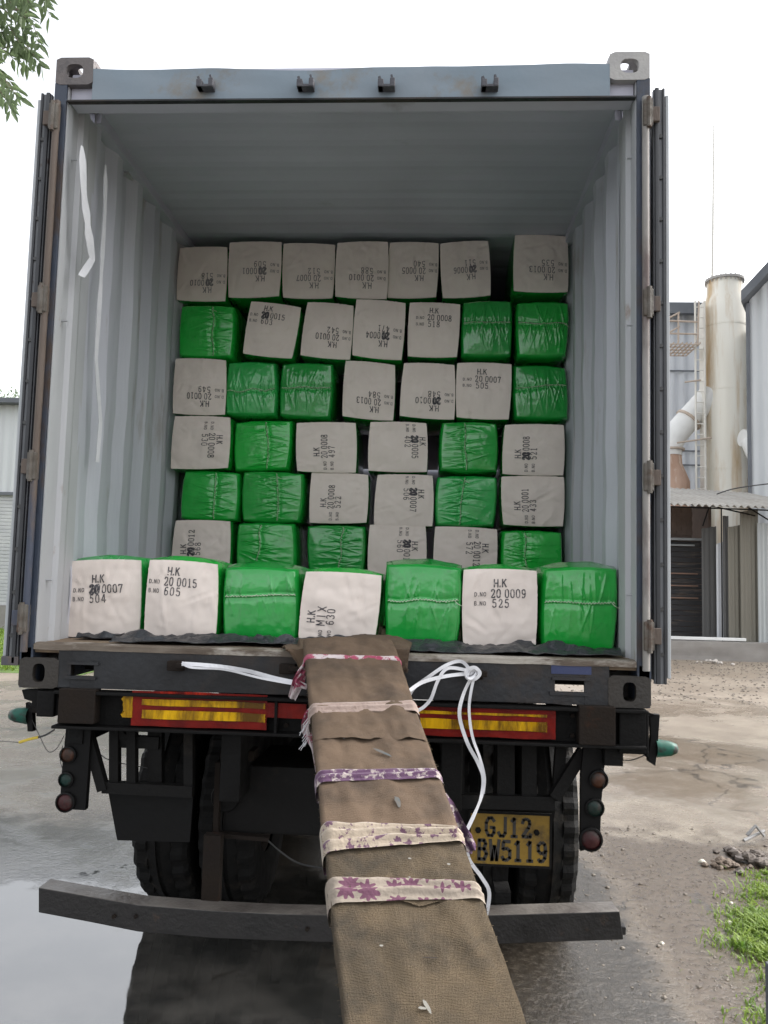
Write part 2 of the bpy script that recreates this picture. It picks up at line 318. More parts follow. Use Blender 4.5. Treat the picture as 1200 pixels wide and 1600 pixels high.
    iq = N.new('ShaderNodeMix'); iq.data_type = 'FLOAT'; L.new(pud, iq.inputs[0]); iq.inputs[2].default_value = 1.75; iq.inputs[3].default_value = 2.9; L.new(iq.outputs[0], b.inputs['IOR'])
    h = ma('ADD', ma('MULTIPLY', fine, .6), ma('MULTIPLY', grit, .25)); h = ma('ADD', h, ma('MULTIPLY', mid, 1.5))
    bp = N.new('ShaderNodeBump'); bp.inputs['Distance'].default_value = .02
    L.new(h, bp.inputs['Height'])
    st = ma('MULTIPLY', ma('SUBTRACT', 1.0, pud), .6); rip = ma('MULTIPLY', ma('MULTIPLY', mr(Y, .9, 1.6), mr(mid, .42, .6)), .10); st = ma('ADD', st, ma('ADD', rip, .006)); L.new(st, bp.inputs['Strength'])
    L.new(bp.outputs[0], b.inputs['Normal'])
    return m
g = MB(); g.add([(-500, -60, 0), (500, -60, 0), (500, 900, 0), (-500, 900, 0)], [(0, 1, 2, 3)])
struct('ground', g, ground_material())

# ------------------------------------------------------------------ container
HB = 1.2; HT = 3.791; W = 1.219; LEN = 12.19
ZF = 1.372                                     # floor top
cont = thing('shipping_container', 'open grey-lined blue shipping container on the truck with doors folded back', 'container', (0, LEN/2, HB))
def corr_wall(x, xo, sgn, z0, z1, y0, y1):      # trapezoid corrugation along Y
    prof = []; y = y0; per = .278
    while y < y1:
        for dy, d in ((0, 0), (.072, 0), (.072+.068, 1), (.072+.068+.070, 1), (.278, 0)):
            if y+dy <= y1 and (not prof or y+dy > prof[-1][0]+1e-4): prof.append((y+dy, x+(xo-x)*d))
        y += per
    mb = MB(); n = len(prof)
    NZ = 26; v = []
    for th in (0, sgn*.004):
        for k in range(NZ+1):
            z = z0+(z1-z0)*k/NZ
            for yy, xx in prof:
                dn = .010*noise.noise(Vector((yy*1.7, z*2.3, sgn*4)))+.006*noise.noise(Vector((yy*5, z*5, sgn*7)))
                v.append(Vector((xx+dn*(1 if 0 < k < NZ and yy < 6 else 0)+th, yy, z)))
    M_ = n*(NZ+1); f = [(k*n+i, k*n+i+1, (k+1)*n+i+1, (k+1)*n+i) for k in range(NZ) for i in range(n-1)]
    mb.add(v, f+[tuple(reversed([q+M_ for q in ff])) for ff in f]+[(i, i+M_, i+1+M_, i+1) for i in range(n-1)]+[(NZ*n+i, NZ*n+i+1, NZ*n+i+1+M_, NZ*n+i+M_) for i in range(n-1)]); return mb
for sg, nm in ((-1, 'l'), (1, 'r')):
    obj('side_wall', corr_wall(sg*1.172, sg*1.206, sg, HB+.16, HT-.06, .30, LEN-.1), GREY_IN, cont)
    mb = MB()                                   # smooth inner post band behind the door post
    prof = [(.0, 1.164), (.055, 1.164), (.07, 1.178), (.135, 1.178), (.15, 1.160), (.2, 1.160), (.235, 1.170), (.31, 1.170)]
    n = len(prof); v = [(sg*x, y+.012, z) for z in (ZF-.02, HT-.12) for y, x in prof]
    v += [(sg*(x+.01), y+.012, z) for z in (ZF-.02, HT-.12) for y, x in prof]
    f = [(i, i+1, n+i+1, n+i) for i in range(n-1)]; f += [tuple(q+2*n for q in ff) for ff in f] + [(0, n, 3*n, 2*n)]
    mb.add(v, f)
    obj('inner_post_lining', mb, GREY_POST, cont)
    mb = MB(); mb.box((sg*1.1665, 0, HB+.10), (sg*1.219, .012, HT-.11), .002); mb.box((sg*1.207, .0125, HB+.10), (sg*1.219, .10, HT-.11))
    obj('corner_post', mb, BLUE_RUST, cont)
    mb = MB(); mb.tube([(sg*1.196, -.016, HB+.14), (sg*1.196, -.016, HT-.2)], .014, 10)
    rod = obj('hinge_rod', mb, RUST_ROD if sg < 0 else PALE_ROD, cont, smooth=True)
    for z in (HB+.27, HB+.87, HB+1.55, HB+2.32):
        mb = MB(); mb.box((sg*1.184, -.036, z-.055), (sg*1.222, .0, z+.055), .006); mb.tube([(sg*1.206, -.032, z-.062), (sg*1.206, -.032, z+.062)], .010, 8)
        obj('hinge', mb, HINGE, cont)
    mb = MB(); mb.box((sg*1.170, .0, HB+.0), (sg*1.216, LEN, HB+.16), .004); obj('bottom_side_rail', mb, BLUE_RUST, cont)
    mb = MB(); mb.box((sg*1.160, .1, HT-.06), (sg*1.216, LEN, HT-.0), .004); obj('top_side_rail', mb, BLUE_RUST, cont)
    mb = MB(); mb.box((sg*1.150, .31, HT-.105), (sg*1.1595, LEN-.1, HT-.05)); mb.box((sg*1.1595, .31, HT-.105), (sg*1.215, LEN-.1, HT-.061)); obj('rail_lining', mb, GREY_ROOF, cont)
# lashing hooks on inner posts
for sg in (-1, 1):
    for z in (HB+.42, HB+1.5, HB+2.2):
        mb = MB(); mb.tube([(sg*1.178, .10, z), (sg*1.150, .10, z+.0), (sg*1.150, .10, z-.028)], .005, 6)
        obj('lashing_hook', mb, GREY_POST, cont, smooth=True)
# roof
mb = MB()
def roofn(u, v):
    y = .1+u*(LEN-.2); x = -1.17+2.34*v
    k = (y/.21) % 1; d = .004 if k < .4 else 0
    return (x, y, HT-.055+d + .006*noise.noise(Vector((x*1.3, y*1.1, 0))))
mb.grid(roofn, 240, 10, (0, 0, .02)); obj('roof_panel', mb, GREY_ROOF, cont)
mb = MB(); mb.box((-1.168, .02, ZF-.035), (1.168, LEN-.05, ZF), 0); obj('floor_board', mb, FLOOR, cont)
mb = MB(); mb.box((-1.2, LEN-.05, HB), (1.2, LEN, HT-.01)); obj('front_wall', mb, GREY_IN, cont)
for k in range(14):
    mb = MB(); mb.box((-1.165, .5+k*.85, HB+.02), (1.165, .56+k*.85, ZF-.04)); obj('floor_crossmember', mb, BLACK, cont)
# header with a slightly dented top edge
mb = MB()
def hdr(u, v):
    x = -1.06+2.12*u; z0, z1 = 3.607, 3.742
    z1 += -.012*math.exp(-((x+.2)/.5)**2) + .004*math.sin(x*9) + .003*noise.noise(Vector((x*6, 0, 0)))
    y = .0 + .006*noise.noise(Vector((x*3, v*2, 3)))
    return (x, y, z0+(z1-z0)*v)
mb.grid(hdr, 60, 6, (0, .03, 0)); hd = obj('header_beam', mb, HEADER, cont, smooth=True)
mb = MB(); mb.box((-1.163, -.003, 3.599), (1.163, .022, 3.606)); obj('header_lip', mb, SILL, cont)
mb = MB(); mb.box((-1.06, .03, 3.735), (1.06, .11, 3.755)); mb.box((-1.160, .031, 3.607), (1.160, .10, 3.735)); obj('header_lining', mb, GREY_ROOF, cont)
CAMM = pm('cam_keeper_steel', (.045, .045, .055), (.09, .09, .10), 30, .6, .8, .3, 90)
for cx in (322, 478, 604, 765):
    c = at(cx, 134, -.02); mb = MB(); k_ = 0
    mb.box((c.x-.040, -.045, c.z-.022), (c.x+.042, -.002, c.z-.008), .003)
    mb.box((c.x-.042, -.047, c.z-.022), (c.x-.014, -.003, c.z+.018), .004)
    mb.box((c.x+.018, -.047, c.z-.020), (c.x+.042, -.003, c.z+.024), .004)
    mb.bar((c.x-.028, -.03, c.z+.015), (c.x-.036, -.03, c.z+.036), .012, .02)
    mb.bar((c.x+.030, -.03, c.z+.018), (c.x+.024, -.03, c.z+.044), .010, .02)
    ck_ = c.copy(); mb.v = [Vector((ck_.x+(p.x-ck_.x)*.82, p.y, ck_.z+(p.z-ck_.z)*.80)) for p in mb.v]
    obj('cam_keeper', mb, CAMM, cont)
# sill
def atr(px, py, Y=0): p = at(px, py, Y); return p
sl = at(110, 1055, 0); sr = at(890, 1082, 0)
mb = MB()
zt, zb = 1.352, 1.205
xl0, xl1 = at(110, 1055, 0).x, at(146, 1055, 0).x; xr0, xr1 = at(867, 1083, 0).x, at(913, 1083, 0).x
zs0, zs1 = 1.252, 1.296
mb.box((xl1, 0, zb), (xr0, .012, zt), .002)
for a, b_ in ((-1.063, xl0), (xr1, 1.063)): mb.box((a, .0, zb), (b_, .012, zt), .002)
for a, b_ in ((xl0, xl1), (xr0, xr1)):
    mb.box((a, .001, zb), (b_, .012, zs0)); mb.box((a, .001, zs1), (b_, .012, zt))
    mb.box((a-.012, -.010, zs1), (b_+.02, .001, zs1+.010)); mb.box((a-.02, -.010, zs0-.012), (b_+.012, .001, zs0))
obj('sill_beam', mb, SILL, cont)
mb = MB(); 
def lipf(u, v):
    x = -1.163+2.326*u; y = -.004+.06*v
    return (x, y, 1.376 - .006*max(0, 1-abs(v)*3) + .003*noise.noise(Vector((x*7, y*9, 1))))
mb.grid(lipf, 90, 5, (0, 0, -.020)); mb.box((-1.155, .001, 1.352), (1.155, .05, 1.357)); obj('threshold_plate', mb, LIP, cont, smooth=True)
mb = MB(); a = at(903, 1060, -.001); mb.box((a.x-.10, -.0015, 1.318), (a.x+.05, .0, 1.350)); obj('paint_patch', mb, SILL_BLUE, cont)
for cx, cy in ((275, 1040), (450, 1045), (742, 1053)):
    c = at(cx, cy, -.03); mb = MB()
    mb.box((c.x-.034, -.040, c.z-.02), (c.x+.030, -.0, c.z+.018), .005); mb.box((c.x+.006, -.060, c.z-.008), (c.x+.045, -.02, c.z+.012), .004)
    obj('cam_keeper', mb, BROWNST, cont)
# corner castings: hollow boxes with holes
def plate_hole(mb, c, ux, uy, un, wx, wy, t, hx, hy, n=28):
    """plate centred c spanned by ux,uy, thickness t along un, oval hole half sizes hx,hy"""
    c = Vector(c); ux = Vector(ux); uy = Vector(uy); un = Vector(un); v = []
    for d in (0, t):
        for k in range(n):
            a = 2*math.pi*(k+.5)/n; ca, sa = math.cos(a), math.sin(a)
            m_ = min(wx/2/abs(ca) if abs(ca) > 1e-6 else 1e9, wy/2/abs(sa) if abs(sa) > 1e-6 else 1e9)
            v.append(c+ux*ca*m_+uy*sa*m_+un*d)
        for k in range(n):
            a = 2*math.pi*(k+.5)/n; ca, sa = math.cos(a), math.sin(a); e = .7
            v.append(c+ux*hx*math.copysign(abs(ca)**e, ca)+uy*hy*math.copysign(abs(sa)**e, sa)+un*d)
    f = []
    for k in range(n):
        j = (k+1) % n
        f += [(k, j, n+j, n+k), (2*n+k, 3*n+k, 3*n+j, 2*n+j), (k, 2*n+k, 2*n+j, j), (n+k, n+j, 3*n+j, 3*n+k)]
    mb.add(v, f)
for sg in (-1, 1):
    for top in (0, 1):
        for back in (0, 1):
            mb = MB(); x0 = sg*(W-.081); z0 = (HT-.059) if top else HB+.059; yb = LEN if back else 0; dy = -1 if back else 1
            plate_hole(mb, (x0, yb-.002*dy, z0), (1, 0, 0), (0, 0, 1), (0, dy, 0), .158, .118, .026, .025 if not top else .036, .036 if not top else .030)
            plate_hole(mb, (sg*W, yb+.0905*dy, z0), (0, 1, 0), (0, 0, 1), (-sg, 0, 0), .128, .117, .026, .036, .028)
            plate_hole(mb, (x0-sg*.013, yb+.0905*dy, z0+(.059 if top else -.059)), (1, 0, 0), (0, 1, 0), (0, 0, -1 if top else 1), .130, .128, .022, .028, .05)
            if not top: mb.box((sg*(W-.158), yb+.03*dy, z0-.05), (sg*(W-.150), yb+.15*dy, z0+.05)); mb.box((sg*(W-.15), yb+.15*dy, z0-.05), (sg*(W-.03), yb+.155*dy, z0+.058))
            else:
                mb.box((sg*(W-.158), yb+.028*dy, z0-.058), (sg*(W-.140), yb+.15*dy, z0+.03)); mb.box((sg*(W-.14), yb+.025*dy, z0-.058), (sg*(W-.028), yb+.15*dy, z0-.045))
            obj('corner_casting', mb, (CAST_M if sg < 0 else CAST_L) if top else CAST_D, cont, smooth=True)
# doors folded right back against the side walls, seen edge on
for sg in (-1, 1):
    xa = 1.238; mb = MB()
    mb.box((sg*xa, .03, HB+.10), (sg*(xa+.045), 1.19, HT-.16), .004)
    dr = obj('door', mb, DOOR, cont)
    mb = MB()
    mb.box((sg*(xa+.0), .0, HB+.09), (sg*(xa+.016), .026, HT-.15), .003)
    mb.box((sg*(xa+.030), .004, HB+.09), (sg*(xa+.040), .026, HT-.15), .003)
    obj('gasket', mb, RUBBER, dr, smooth=True)
    obj('gasket_strip', MB().box((sg*(xa-.004), .012, HB+.09), (sg*(xa+.040), .029, HT-.152), .0), STRIPM, dr)
    z = HB+.2
    while z < HT-.2:
        obj('rivet', MB().tube([(sg*(xa+.022), .014, z), (sg*(xa+.022), .003, z)], .008, 8), STUD, dr); z += .17
    mb = MB(); mb.box((sg*(xa+.046), .02, HB+.11), (sg*(xa+.060), 1.15, HT-.17), .003)
    obj('door_skin', mb, pm('door_outer_paint', (.38, .40, .41), (.46, .47, .48), 5, .5, .7), dr)
    for yy in (.35, .85):
        mb = MB(); mb.tube([(sg*1.232, yy, HB+.08), (sg*1.232, yy, HT-.2)], .008, 8); obj('locking_rod', mb, PALE_ROD, dr)
    for z in (HB+.27, HB+.87, HB+1.55, HB+2.32):
        mb = MB(); mb.box((sg*1.208, -.020, z-.03), (sg*1.252, -.004, z+.03), .003); obj('hinge_blade', mb, RUST_ROD, dr)
mb = MB(); p = at(17, 1030, .04); mb.box((p.x-.02, .0, p.z-.02), (p.x+.05, .05, p.z+.015), .003); obj('door_stop', mb, RUST_ROD, cont)
mb = MB(); p = at(205, 246, .9); mb.box((p.x-.02, .75, HT-.12), (p.x+.05, .82, HT-.1)); mb.tube([(p.x-.03, .8, HT-.10), (p.x+.0, .8, HT-.13), (p.x+.04, .8, HT-.10)], .008, 8); obj('lashing_ring', mb, GREY_POST, cont)

# plastic liner strips hanging inside the left wall
def strip_on_wall(pts, wd, name, label, X=-1.105):
    P_ = []
    for i, (px, py, xx) in enumerate(pts): P_.append(atx(px, py, xx))
    out = []
    for i in range(len(P_)-1):
        for k in range(6): out.append(P_[i].lerp(P_[i+1], k/6))
    out.append(P_[-1])
    ws = [wd*(.8+.25*noise.noise(Vector((i*.5, 2, wd*10)))) for i in range(len(out))]
    ws[0] *= .3; ws[1] *= .7
    sides = [Vector((.45+.5*noise.noise(Vector((i*.35, 5, 0))), 1, .0)) for i in range(len(out))]
    mb = MB(); mb.ribbon(out, ws, sides, .003)
    return tag(obj(name, mb, LINER, None, smooth=True), label, 'plastic strip', 'white plastic strips hanging on the left inner wall')
LINER = pm('white_plastic_liner', (0.5760, 0.5840, 0.6000), (0.6400, 0.6400, 0.6560), 20, .4, .55, .3, 40)
strip_on_wall([(128, 228, -1.10), (131, 300, -1.09), (138, 360, -1.08), (144, 405, -1.08), (127, 432, -1.09)], .044, 'plastic_strip', 'short wide white plastic strip with folded end, high on the left inner wall')
strip_on_wall([(165, 258, -1.13), (164, 330, -1.13), (157, 450, -1.13), (150, 560, -1.135), (157, 660, -1.135), (152, 722, -1.14)], .026, 'plastic_strip', 'long narrow white plastic strip running down the left inner wall')

# ------------------------------------------------------------------ stencil lettering
def _m(p): return [(.62-x, 1-y) for x, y in p]
SIX = [[(.5, .88), (.42, .96), (.34, .97)], [(.26, .96), (.12, .8), (.06, .45), (.12, .12), (.26, .03)], [(.14, .5), (.28, .58)], [(.35, .58), (.52, .46), (.54, .18), (.35, .03)]]
GL = {
 '0': [[(.26, .97), (.1, .85), (.05, .5), (.1, .15), (.26, .03)], [(.36, .97), (.52, .85), (.57, .5), (.52, .15), (.36, .03)]],
 '1': [[(.16, .82), (.31, .97)], [(.31, .97), (.31, .05)], [(.15, .03), (.27, .03)], [(.35, .03), (.47, .03)]],
 '2': [[(.08, .75), (.14, .92), (.26, .97)], [(.34, .97), (.5, .88), (.53, .72), (.44, .5), (.10, .08)], [(.10, .04), (.36, .04)], [(.42, .04), (.56, .04), (.58, .18)]],
 '3': [[(.08, .85), (.2, .97), (.28, .97)], [(.35, .96), (.52, .88), (.52, .65), (.36, .54)], [(.36, .5), (.56, .4), (.54, .12), (.35, .03)], [(.27, .03), (.14, .05), (.06, .17)]],
 '4': [[(.38, .97), (.05, .32)], [(.05, .29), (.34, .29)], [(.48, .29), (.6, .29)], [(.42, .97), (.42, .36)], [(.42, .22), (.42, .03)]],
 '5': [[(.14, .95), (.52, .95)], [(.12, .90), (.10, .58)], [(.12, .56), (.28, .61)], [(.35, .61), (.54, .5), (.54, .15), (.35, .03)], [(.27, .03), (.14, .05), (.06, .18)]],
 '6': SIX,
 '7': [[(.06, .80), (.06, .95), (.3, .95)], [(.37, .95), (.56, .95), (.36, .5), (.26, .03)]],
 '8': [[(.27, .97), (.1, .88), (.1, .65), (.27, .54)], [(.35, .97), (.52, .88), (.52, .65), (.35, .54)], [(.27, .5), (.06, .38), (.06, .12), (.27, .03)], [(.35, .5), (.56, .38), (.56, .12), (.35, .03)]],
 '9': [_m(p) for p in SIX],
 'H': [[(.08, 0), (.08, 1)], [(.56, 0), (.56, 1)], [(.08, .5), (.56, .5)]],
 'K': [[(.08, 0), (.08, 1)], [(.54, 1), (.12, .48)], [(.26, .6), (.58, 0)]],
 'D': [[(.08, .02), (.08, .98)], [(.08, .97), (.35, .97), (.55, .75), (.55, .25), (.35, .03), (.08, .03)]],
 'B': [[(.08, .02), (.08, .98)], [(.08, .97), (.4, .97), (.5, .8), (.4, .54), (.08, .54)], [(.4, .54), (.56, .3), (.42, .03), (.08, .03)]],
 'N': [[(.08, 0), (.08, 1)], [(.08, 1), (.54, 0)], [(.54, 0), (.54, 1)]],
 'O': [[(.3, .97), (.1, .85), (.05, .5), (.1, .15), (.3, .03), (.52, .15), (.57, .5), (.52, .85), (.3, .97)]],
 'M': [[(.06, 0), (.06, 1)], [(.06, 1), (.31, .3)], [(.31, .3), (.56, 1)], [(.56, 1), (.56, 0)]],
 'I': [[(.3, 0), (.3, 1)]], 'X': [[(.06, 0), (.56, 1)], [(.06, 1), (.56, 0)]],
 'G': [[(.55, .8), (.4, .97), (.2, .95), (.06, .7), (.06, .3), (.2, .04), (.42, .03), (.55, .2), (.55, .46), (.34, .46)]],
 'J': [[(.5, 1), (.5, .2), (.38, .03), (.2, .03), (.08, .22)]],
 'W': [[(.04, 1), (.16, 0)], [(.16, 0), (.31, .7)], [(.31, .7), (.46, 0)], [(.46, 0), (.6, 1)]],
 '.': [[(.12, .0), (.12, .14)]],
}
def strokes(text, x, y, h, sw=.13, wf=1.0, gap=.2):
    """list of quads (4 uv points) for text starting at x, baseline y, height h"""
    out = []
    for ch in text:
        if ch == ' ': x += h*.42*wf; continue
        adv = .25 if ch in '.:' else .62
        for pl in GL.get(ch, []):
            for i in range(len(pl)-1):
                a = Vector((x+pl[i][0]*h*wf, y+pl[i][1]*h)); b_ = Vector((x+pl[i+1][0]*h*wf, y+pl[i+1][1]*h))
                d = (b_-a)
                if d.length < 1e-6: continue
                d.normalize(); nrm = Vector((-d.y, d.x))*h*sw/2; e = d*h*sw*.28
                k = max(1, int((b_-a).length/(h*.5)))
                a -= e; b_ += e
                for q in range(k):
                    s0 = a.lerp(b_, q/k); s1 = a.lerp(b_, (q+1)/k)
                    out.append([s0-nrm, s0+nrm, s1+nrm, s1-nrm])
        x += (adv+gap)*h*wf
    return out

# ------------------------------------------------------------------ bales
def bale(px_corners, Yf, L, kind, label, group, rot=0, txt=None, voff=0, uoff=0, seam='h', seam_at=.5, fade=False, smudge=False, seed=0, tscale=1.0, yaw=0):
    """px_corners: pixel x0,y0,x1,y1 of the face at depth Yf, plus tilt (deg clockwise)"""
    x0, y0, x1, y1, tilt = px_corners
    rnd = random.Random(seed*13+5)
    cx, cy = (x0+x1)/2, (y0+y1)/2; c = at(cx, cy, Yf)
    dpt = (c-CP).dot(fw)
    wd = (x1-x0)*dpt/FPX; ht = (y1-y0)*dpt/FPX
    if abs(tilt) > 1: k = abs(math.sin(R(tilt))); wd, ht = wd-ht*k*.85, ht-wd*k*.5
    if kind == 'g': wd *= .985
    root = thing('bale', label, 'bale', (c.x, Yf, c.z-ht/2), group, (0, R(tilt), R(yaw)))
    cs = [(rnd.uniform(-.011, .011), rnd.uniform(-.008, .008)) for _ in range(4)]
    kk = .15 if kind == 'w' else .22
    pinch = rnd.uniform(.0, .035)
    def P(u, v, s=1.0):
        a = u*math.sqrt(max(0, 1-kk*v*v/2)); b_ = v*math.sqrt(max(0, 1-kk*u*u/2))
        q = (1+u)/2; r = (1+v)/2
        dx = cs[0][0]*(1-q)*(1-r)+cs[1][0]*q*(1-r)+cs[2][0]*q*r+cs[3][0]*(1-q)*r
        dz = cs[0][1]*(1-q)*(1-r)+cs[1][1]*q*(1-r)+cs[2][1]*q*r+cs[3][1]*(1-q)*r
        ns = math.sqrt(1-kk/2) 
        return Vector((a*wd/2*s+dx, 0, ht/2+b_*ht/2*s+dz))
    bulge = rnd.uniform(.010, .018)
    # ---- wrinkles
    wr = []; cre = [(rnd.uniform(-.9, .9), rnd.uniform(-.95, .95), rnd.uniform(0, 3.1), rnd.uniform(.02, .06), rnd.uniform(.15, .5), rnd.choice((-1, 1))*rnd.uniform(.002, .0055)) for _ in range(12)]
    sdb = rnd.choice((-1, 1))
    if kind == 'g':
        for _ in range(rnd.randint(34, 66) if Yf > 1 else rnd.randint(12, 22)):
            wr.append((rnd.uniform(-1, 1), rnd.uniform(.014, .030), rnd.uniform(.004, .0100), rnd.uniform(.18, .75), rnd.uniform(-.45, .45), rnd.choice((-1, 1, sdb))))
        for _ in range(rnd.randint(5, 14)):
            wr.append((rnd.uniform(-1, 1), rnd.uniform(.05, .12), rnd.uniform(.002, .005), rnd.uniform(.6, 1.4), rnd.uniform(-.15, .15), rnd.choice((-1, 1))))
    sa = (seam_at-.5)*2; sA, sF, sT = rnd.uniform(.01, .05), rnd.uniform(1.5, 6), rnd.uniform(-.07, .07)
    def fy(u, v):
        y = -bulge*(1-u*u)*(1-v*v)**.7*1.2
        if kind == 'g':
            s_, t_ = (u, v-sa) if seam == 'h' else (v, u-sa)
            t_ += sA*math.sin(s_*sF+seed)+sT*s_
            y += .0065*math.exp(-(t_/.03)**2)*-1 + .007*math.exp(-(t_/.13)**2)
            edge = min(1, (1-max(abs(u), abs(v)))*7)
            for (s0, w_, a_, l_, sk, sd_) in wr:
                tt = t_*sd_
                if tt < 0: continue
                ww = w_*(1+.6*tt); f_ = math.exp(-((s_-s0-sk*tt)/ww)**2)
                if f_ > .01: y -= a_*math.exp(-abs((s_-s0-sk*tt)/ww)*1.5)*math.exp(-(tt/l_)**2)*edge
            y -= .002*fbm((u*2.2+seed, v*2.2, seed*1.7), 3)*edge
        else:
            y -= .009*fbm((u*1.4+seed, v*1.4, seed*2.1), 3)*(1-max(abs(u), abs(v))**4)
            for (a0, b0, an_, w_, l_, h_) in cre:
                p_ = (u-a0)*math.cos(an_)+(v-b0)*math.sin(an_); q_ = -(u-a0)*math.sin(an_)+(v-b0)*math.cos(an_)
                y -= h_*math.exp(-(q_/w_)**2-(p_/l_)**2)
            y -= .0016*fbm((u*5+seed, v*5, 1), 2)
        return y
    n = 78 if kind == 'g' else 36
    # ---- wrap body: rings
    nr = 10; per = []
    for i in range(nr): per.append((-1+2*i/nr, -1))
    for i in range(nr): per.append((1, -1+2*i/nr))
    for i in range(nr): per.append((1-2*i/nr, 1))
    for i in range(nr): per.append((-1, 1-2*i/nr))
    if kind == 'g': rings = [(.0, .90), (.006, .94), (.018, .97), (.038, .992), (.1, 1.015), (L*.5, 1.01), (L-.08, 1.0), (L-.02, .97), (L, .9)]
    else: rings = [(.004, .970), (.02, .99), (.05, 1.012), (.14, 1.02), (L*.5, 1.01), (L-.08, 1.0), (L-.02, .97), (L, .9)]
    topb = .018 if Yf < 1 else .004
    mb = MB(); v = []
    for j, (yy, sc) in enumerate(rings):
        for i, (u, v_) in enumerate(per):
            q = P(u, v_, sc)
            wob = .004*fbm((u*3+seed, v_*3, yy*7), 2) if 0 < j < len(rings)-1 else 0
            q.y = yy; q.x *= 1+wob*4; q.z += wob
            if v_ > .4 and .04 < yy < L-.1: q.z += topb*(1-u*u*.7)*(v_-.4)/.6
            if j > 0 and j < len(rings)-1: q.z = max(q.z, -.004)
            v.append(q)
    m_ = len(per); f = []
    for j in range(len(rings)-1):
        for i in range(m_): f.append((j*m_+i, j*m_+(i+1) % m_, (j+1)*m_+(i+1) % m_, (j+1)*m_+i))
    f.append(tuple((len(rings)-1)*m_+i for i in range(m_)))
    mb.add(v, f)
    gm = GREENS[rnd.randrange(5)]
    # front face
    if kind == 'g':
        sc0 = rings[0][1]; fv = []; ff = []
        o = len(mb.v)
        mb.grid(lambda a, b_: (lambda u, v_: P(u, v_, sc0)+Vector((0, fy(u, v_), 0)))(2*a-1, 2*b_-1), n, n)
        body = obj('plastic_wrap', mb, gm, root, smooth='all', local=True)
        # stitched twine along the seam
        pts = []; K = 46
        for i in range(K+1):
            s_ = -1+2*i/K; t_ = sa-sA*math.sin(s_*sF+seed)-sT*s_+(.022 if i % 2 else -.014)+rnd.uniform(-.012, .012)
            u, v_ = (s_, t_) if seam == 'h' else (t_, s_)
            q = P(u*.99, v_*.99, sc0); q.y = fy(u, v_)-.003-.002*rnd.random(); pts.append(q)
        mb = MB(); mb.tube(pts, .0021, 5)
        if rnd.random() < .5:
            e = pts[-3]; mb.tube([e, e+Vector((.012, -.006, -.012)), e+Vector((.03, -.004, -.02))], .0015, 5)
        obj('seam_stitching', mb, THREAD, root, local=True)
    else:
        obj('plastic_wrap', mb, gm, root, smooth='all', local=True)
        mb = MB(); nn = n
        def face(a, b_):
            u, v_ = 2*a-1, 2*b_-1
            q = P(u, v_, 1.0 + (.006*noise.noise(Vector((u*6+seed, v_*6, 0)))+.009*noise.noise(Vector((u*17+seed, v_*17, 0))))*(max(abs(u), abs(v_)) > .98)); q.y = fy(u, v_); return q
        mb.grid(face, nn, nn)
        # turned-over hem
        perv = []; hem = []
        for i in range(4*nn):
            s_ = i/nn; k = int(s_); r = s_-k
            u, v_ = ((-1+2*r, -1), (1, -1+2*r), (1-2*r, 1), (-1, 1-2*r))[k]
            q = P(u, v_, 1.0 + .006*noise.noise(Vector((u*6+seed, v_*6, 0)))+.009*noise.noise(Vector((u*17+seed, v_*17, 0)))); q.y = fy(u, v_); perv.append(q)
            q2 = P(u, v_, 1.004+.007*noise.noise(Vector((i*.4, seed, 0)))); q2.y = .008+.004*noise.noise(Vector((i*.6, seed, 4))); hem.append(q2)
        m2 = len(perv); mb.add(perv+hem, [(i, (i+1) % m2, m2+(i+1) % m2, m2+i) for i in range(m2)])
        cl = obj('end_cloth', mb, CLOTH, root, smooth='all', local=True)
        # ---- stencil
        ts = tscale; lines = []
        hk, l2, l3 = 'H.K', txt[0], txt[1]
        jx = rnd.uniform(-.02, .02)
        Q = []
        dn = min(1.0, 1.0)
        Q += strokes(hk, -.20+jx+uoff, .31+voff, .095*ts, .17, 1.05, .12)
        if l2: 
            Q += strokes('D.NO', -.455+jx+uoff, .195+voff, .050*ts, .15, 1.15, .2)
            Q += strokes(l2, -.235+jx+uoff, .175+voff, .108*ts, .13, .82 if l2 != 'MIX' else 1.1, .22)
            if smudge: Q += strokes(l2[:2], -.225+jx+uoff, .168+voff, .115*ts, .26, .85, .18)
        Q += strokes('B.NO', -.455+jx+uoff, .08+voff, .050*ts, .15, 1.15, .2)
        Q += strokes(l3, -.215+jx+uoff, .055+voff+(.0), .105*ts, .12, .85, .3)
        wgt = {0: (1, 0), 90: (0, -1), 180: (-1, 0), 270: (0, 1)}
        mb = MB(); skew = rnd.uniform(-.035, .035)
        for qd in Q:
            vs = []
            for p in qd:
                x, y = p.x, p.y+skew*p.x
                if rot == 0: u, v_ = x, y
                elif rot == 180: u, v_ = -x, -y
                elif rot == 90: u, v_ = y, -x           # reads downwards
                else: u, v_ = -y, x                     # reads upwards
                u = max(-.49, min(.49, u))*2; v_ = max(-.49, min(.49, v_))*2
                q = P(u, v_); q.y = fy(u, v_)-.0022; vs.append(q)
            mb.add(vs, [(0, 1, 2, 3)])
        obj('stencil_lettering', mb, INK2 if fade else INK, cl, local=True)
    return root

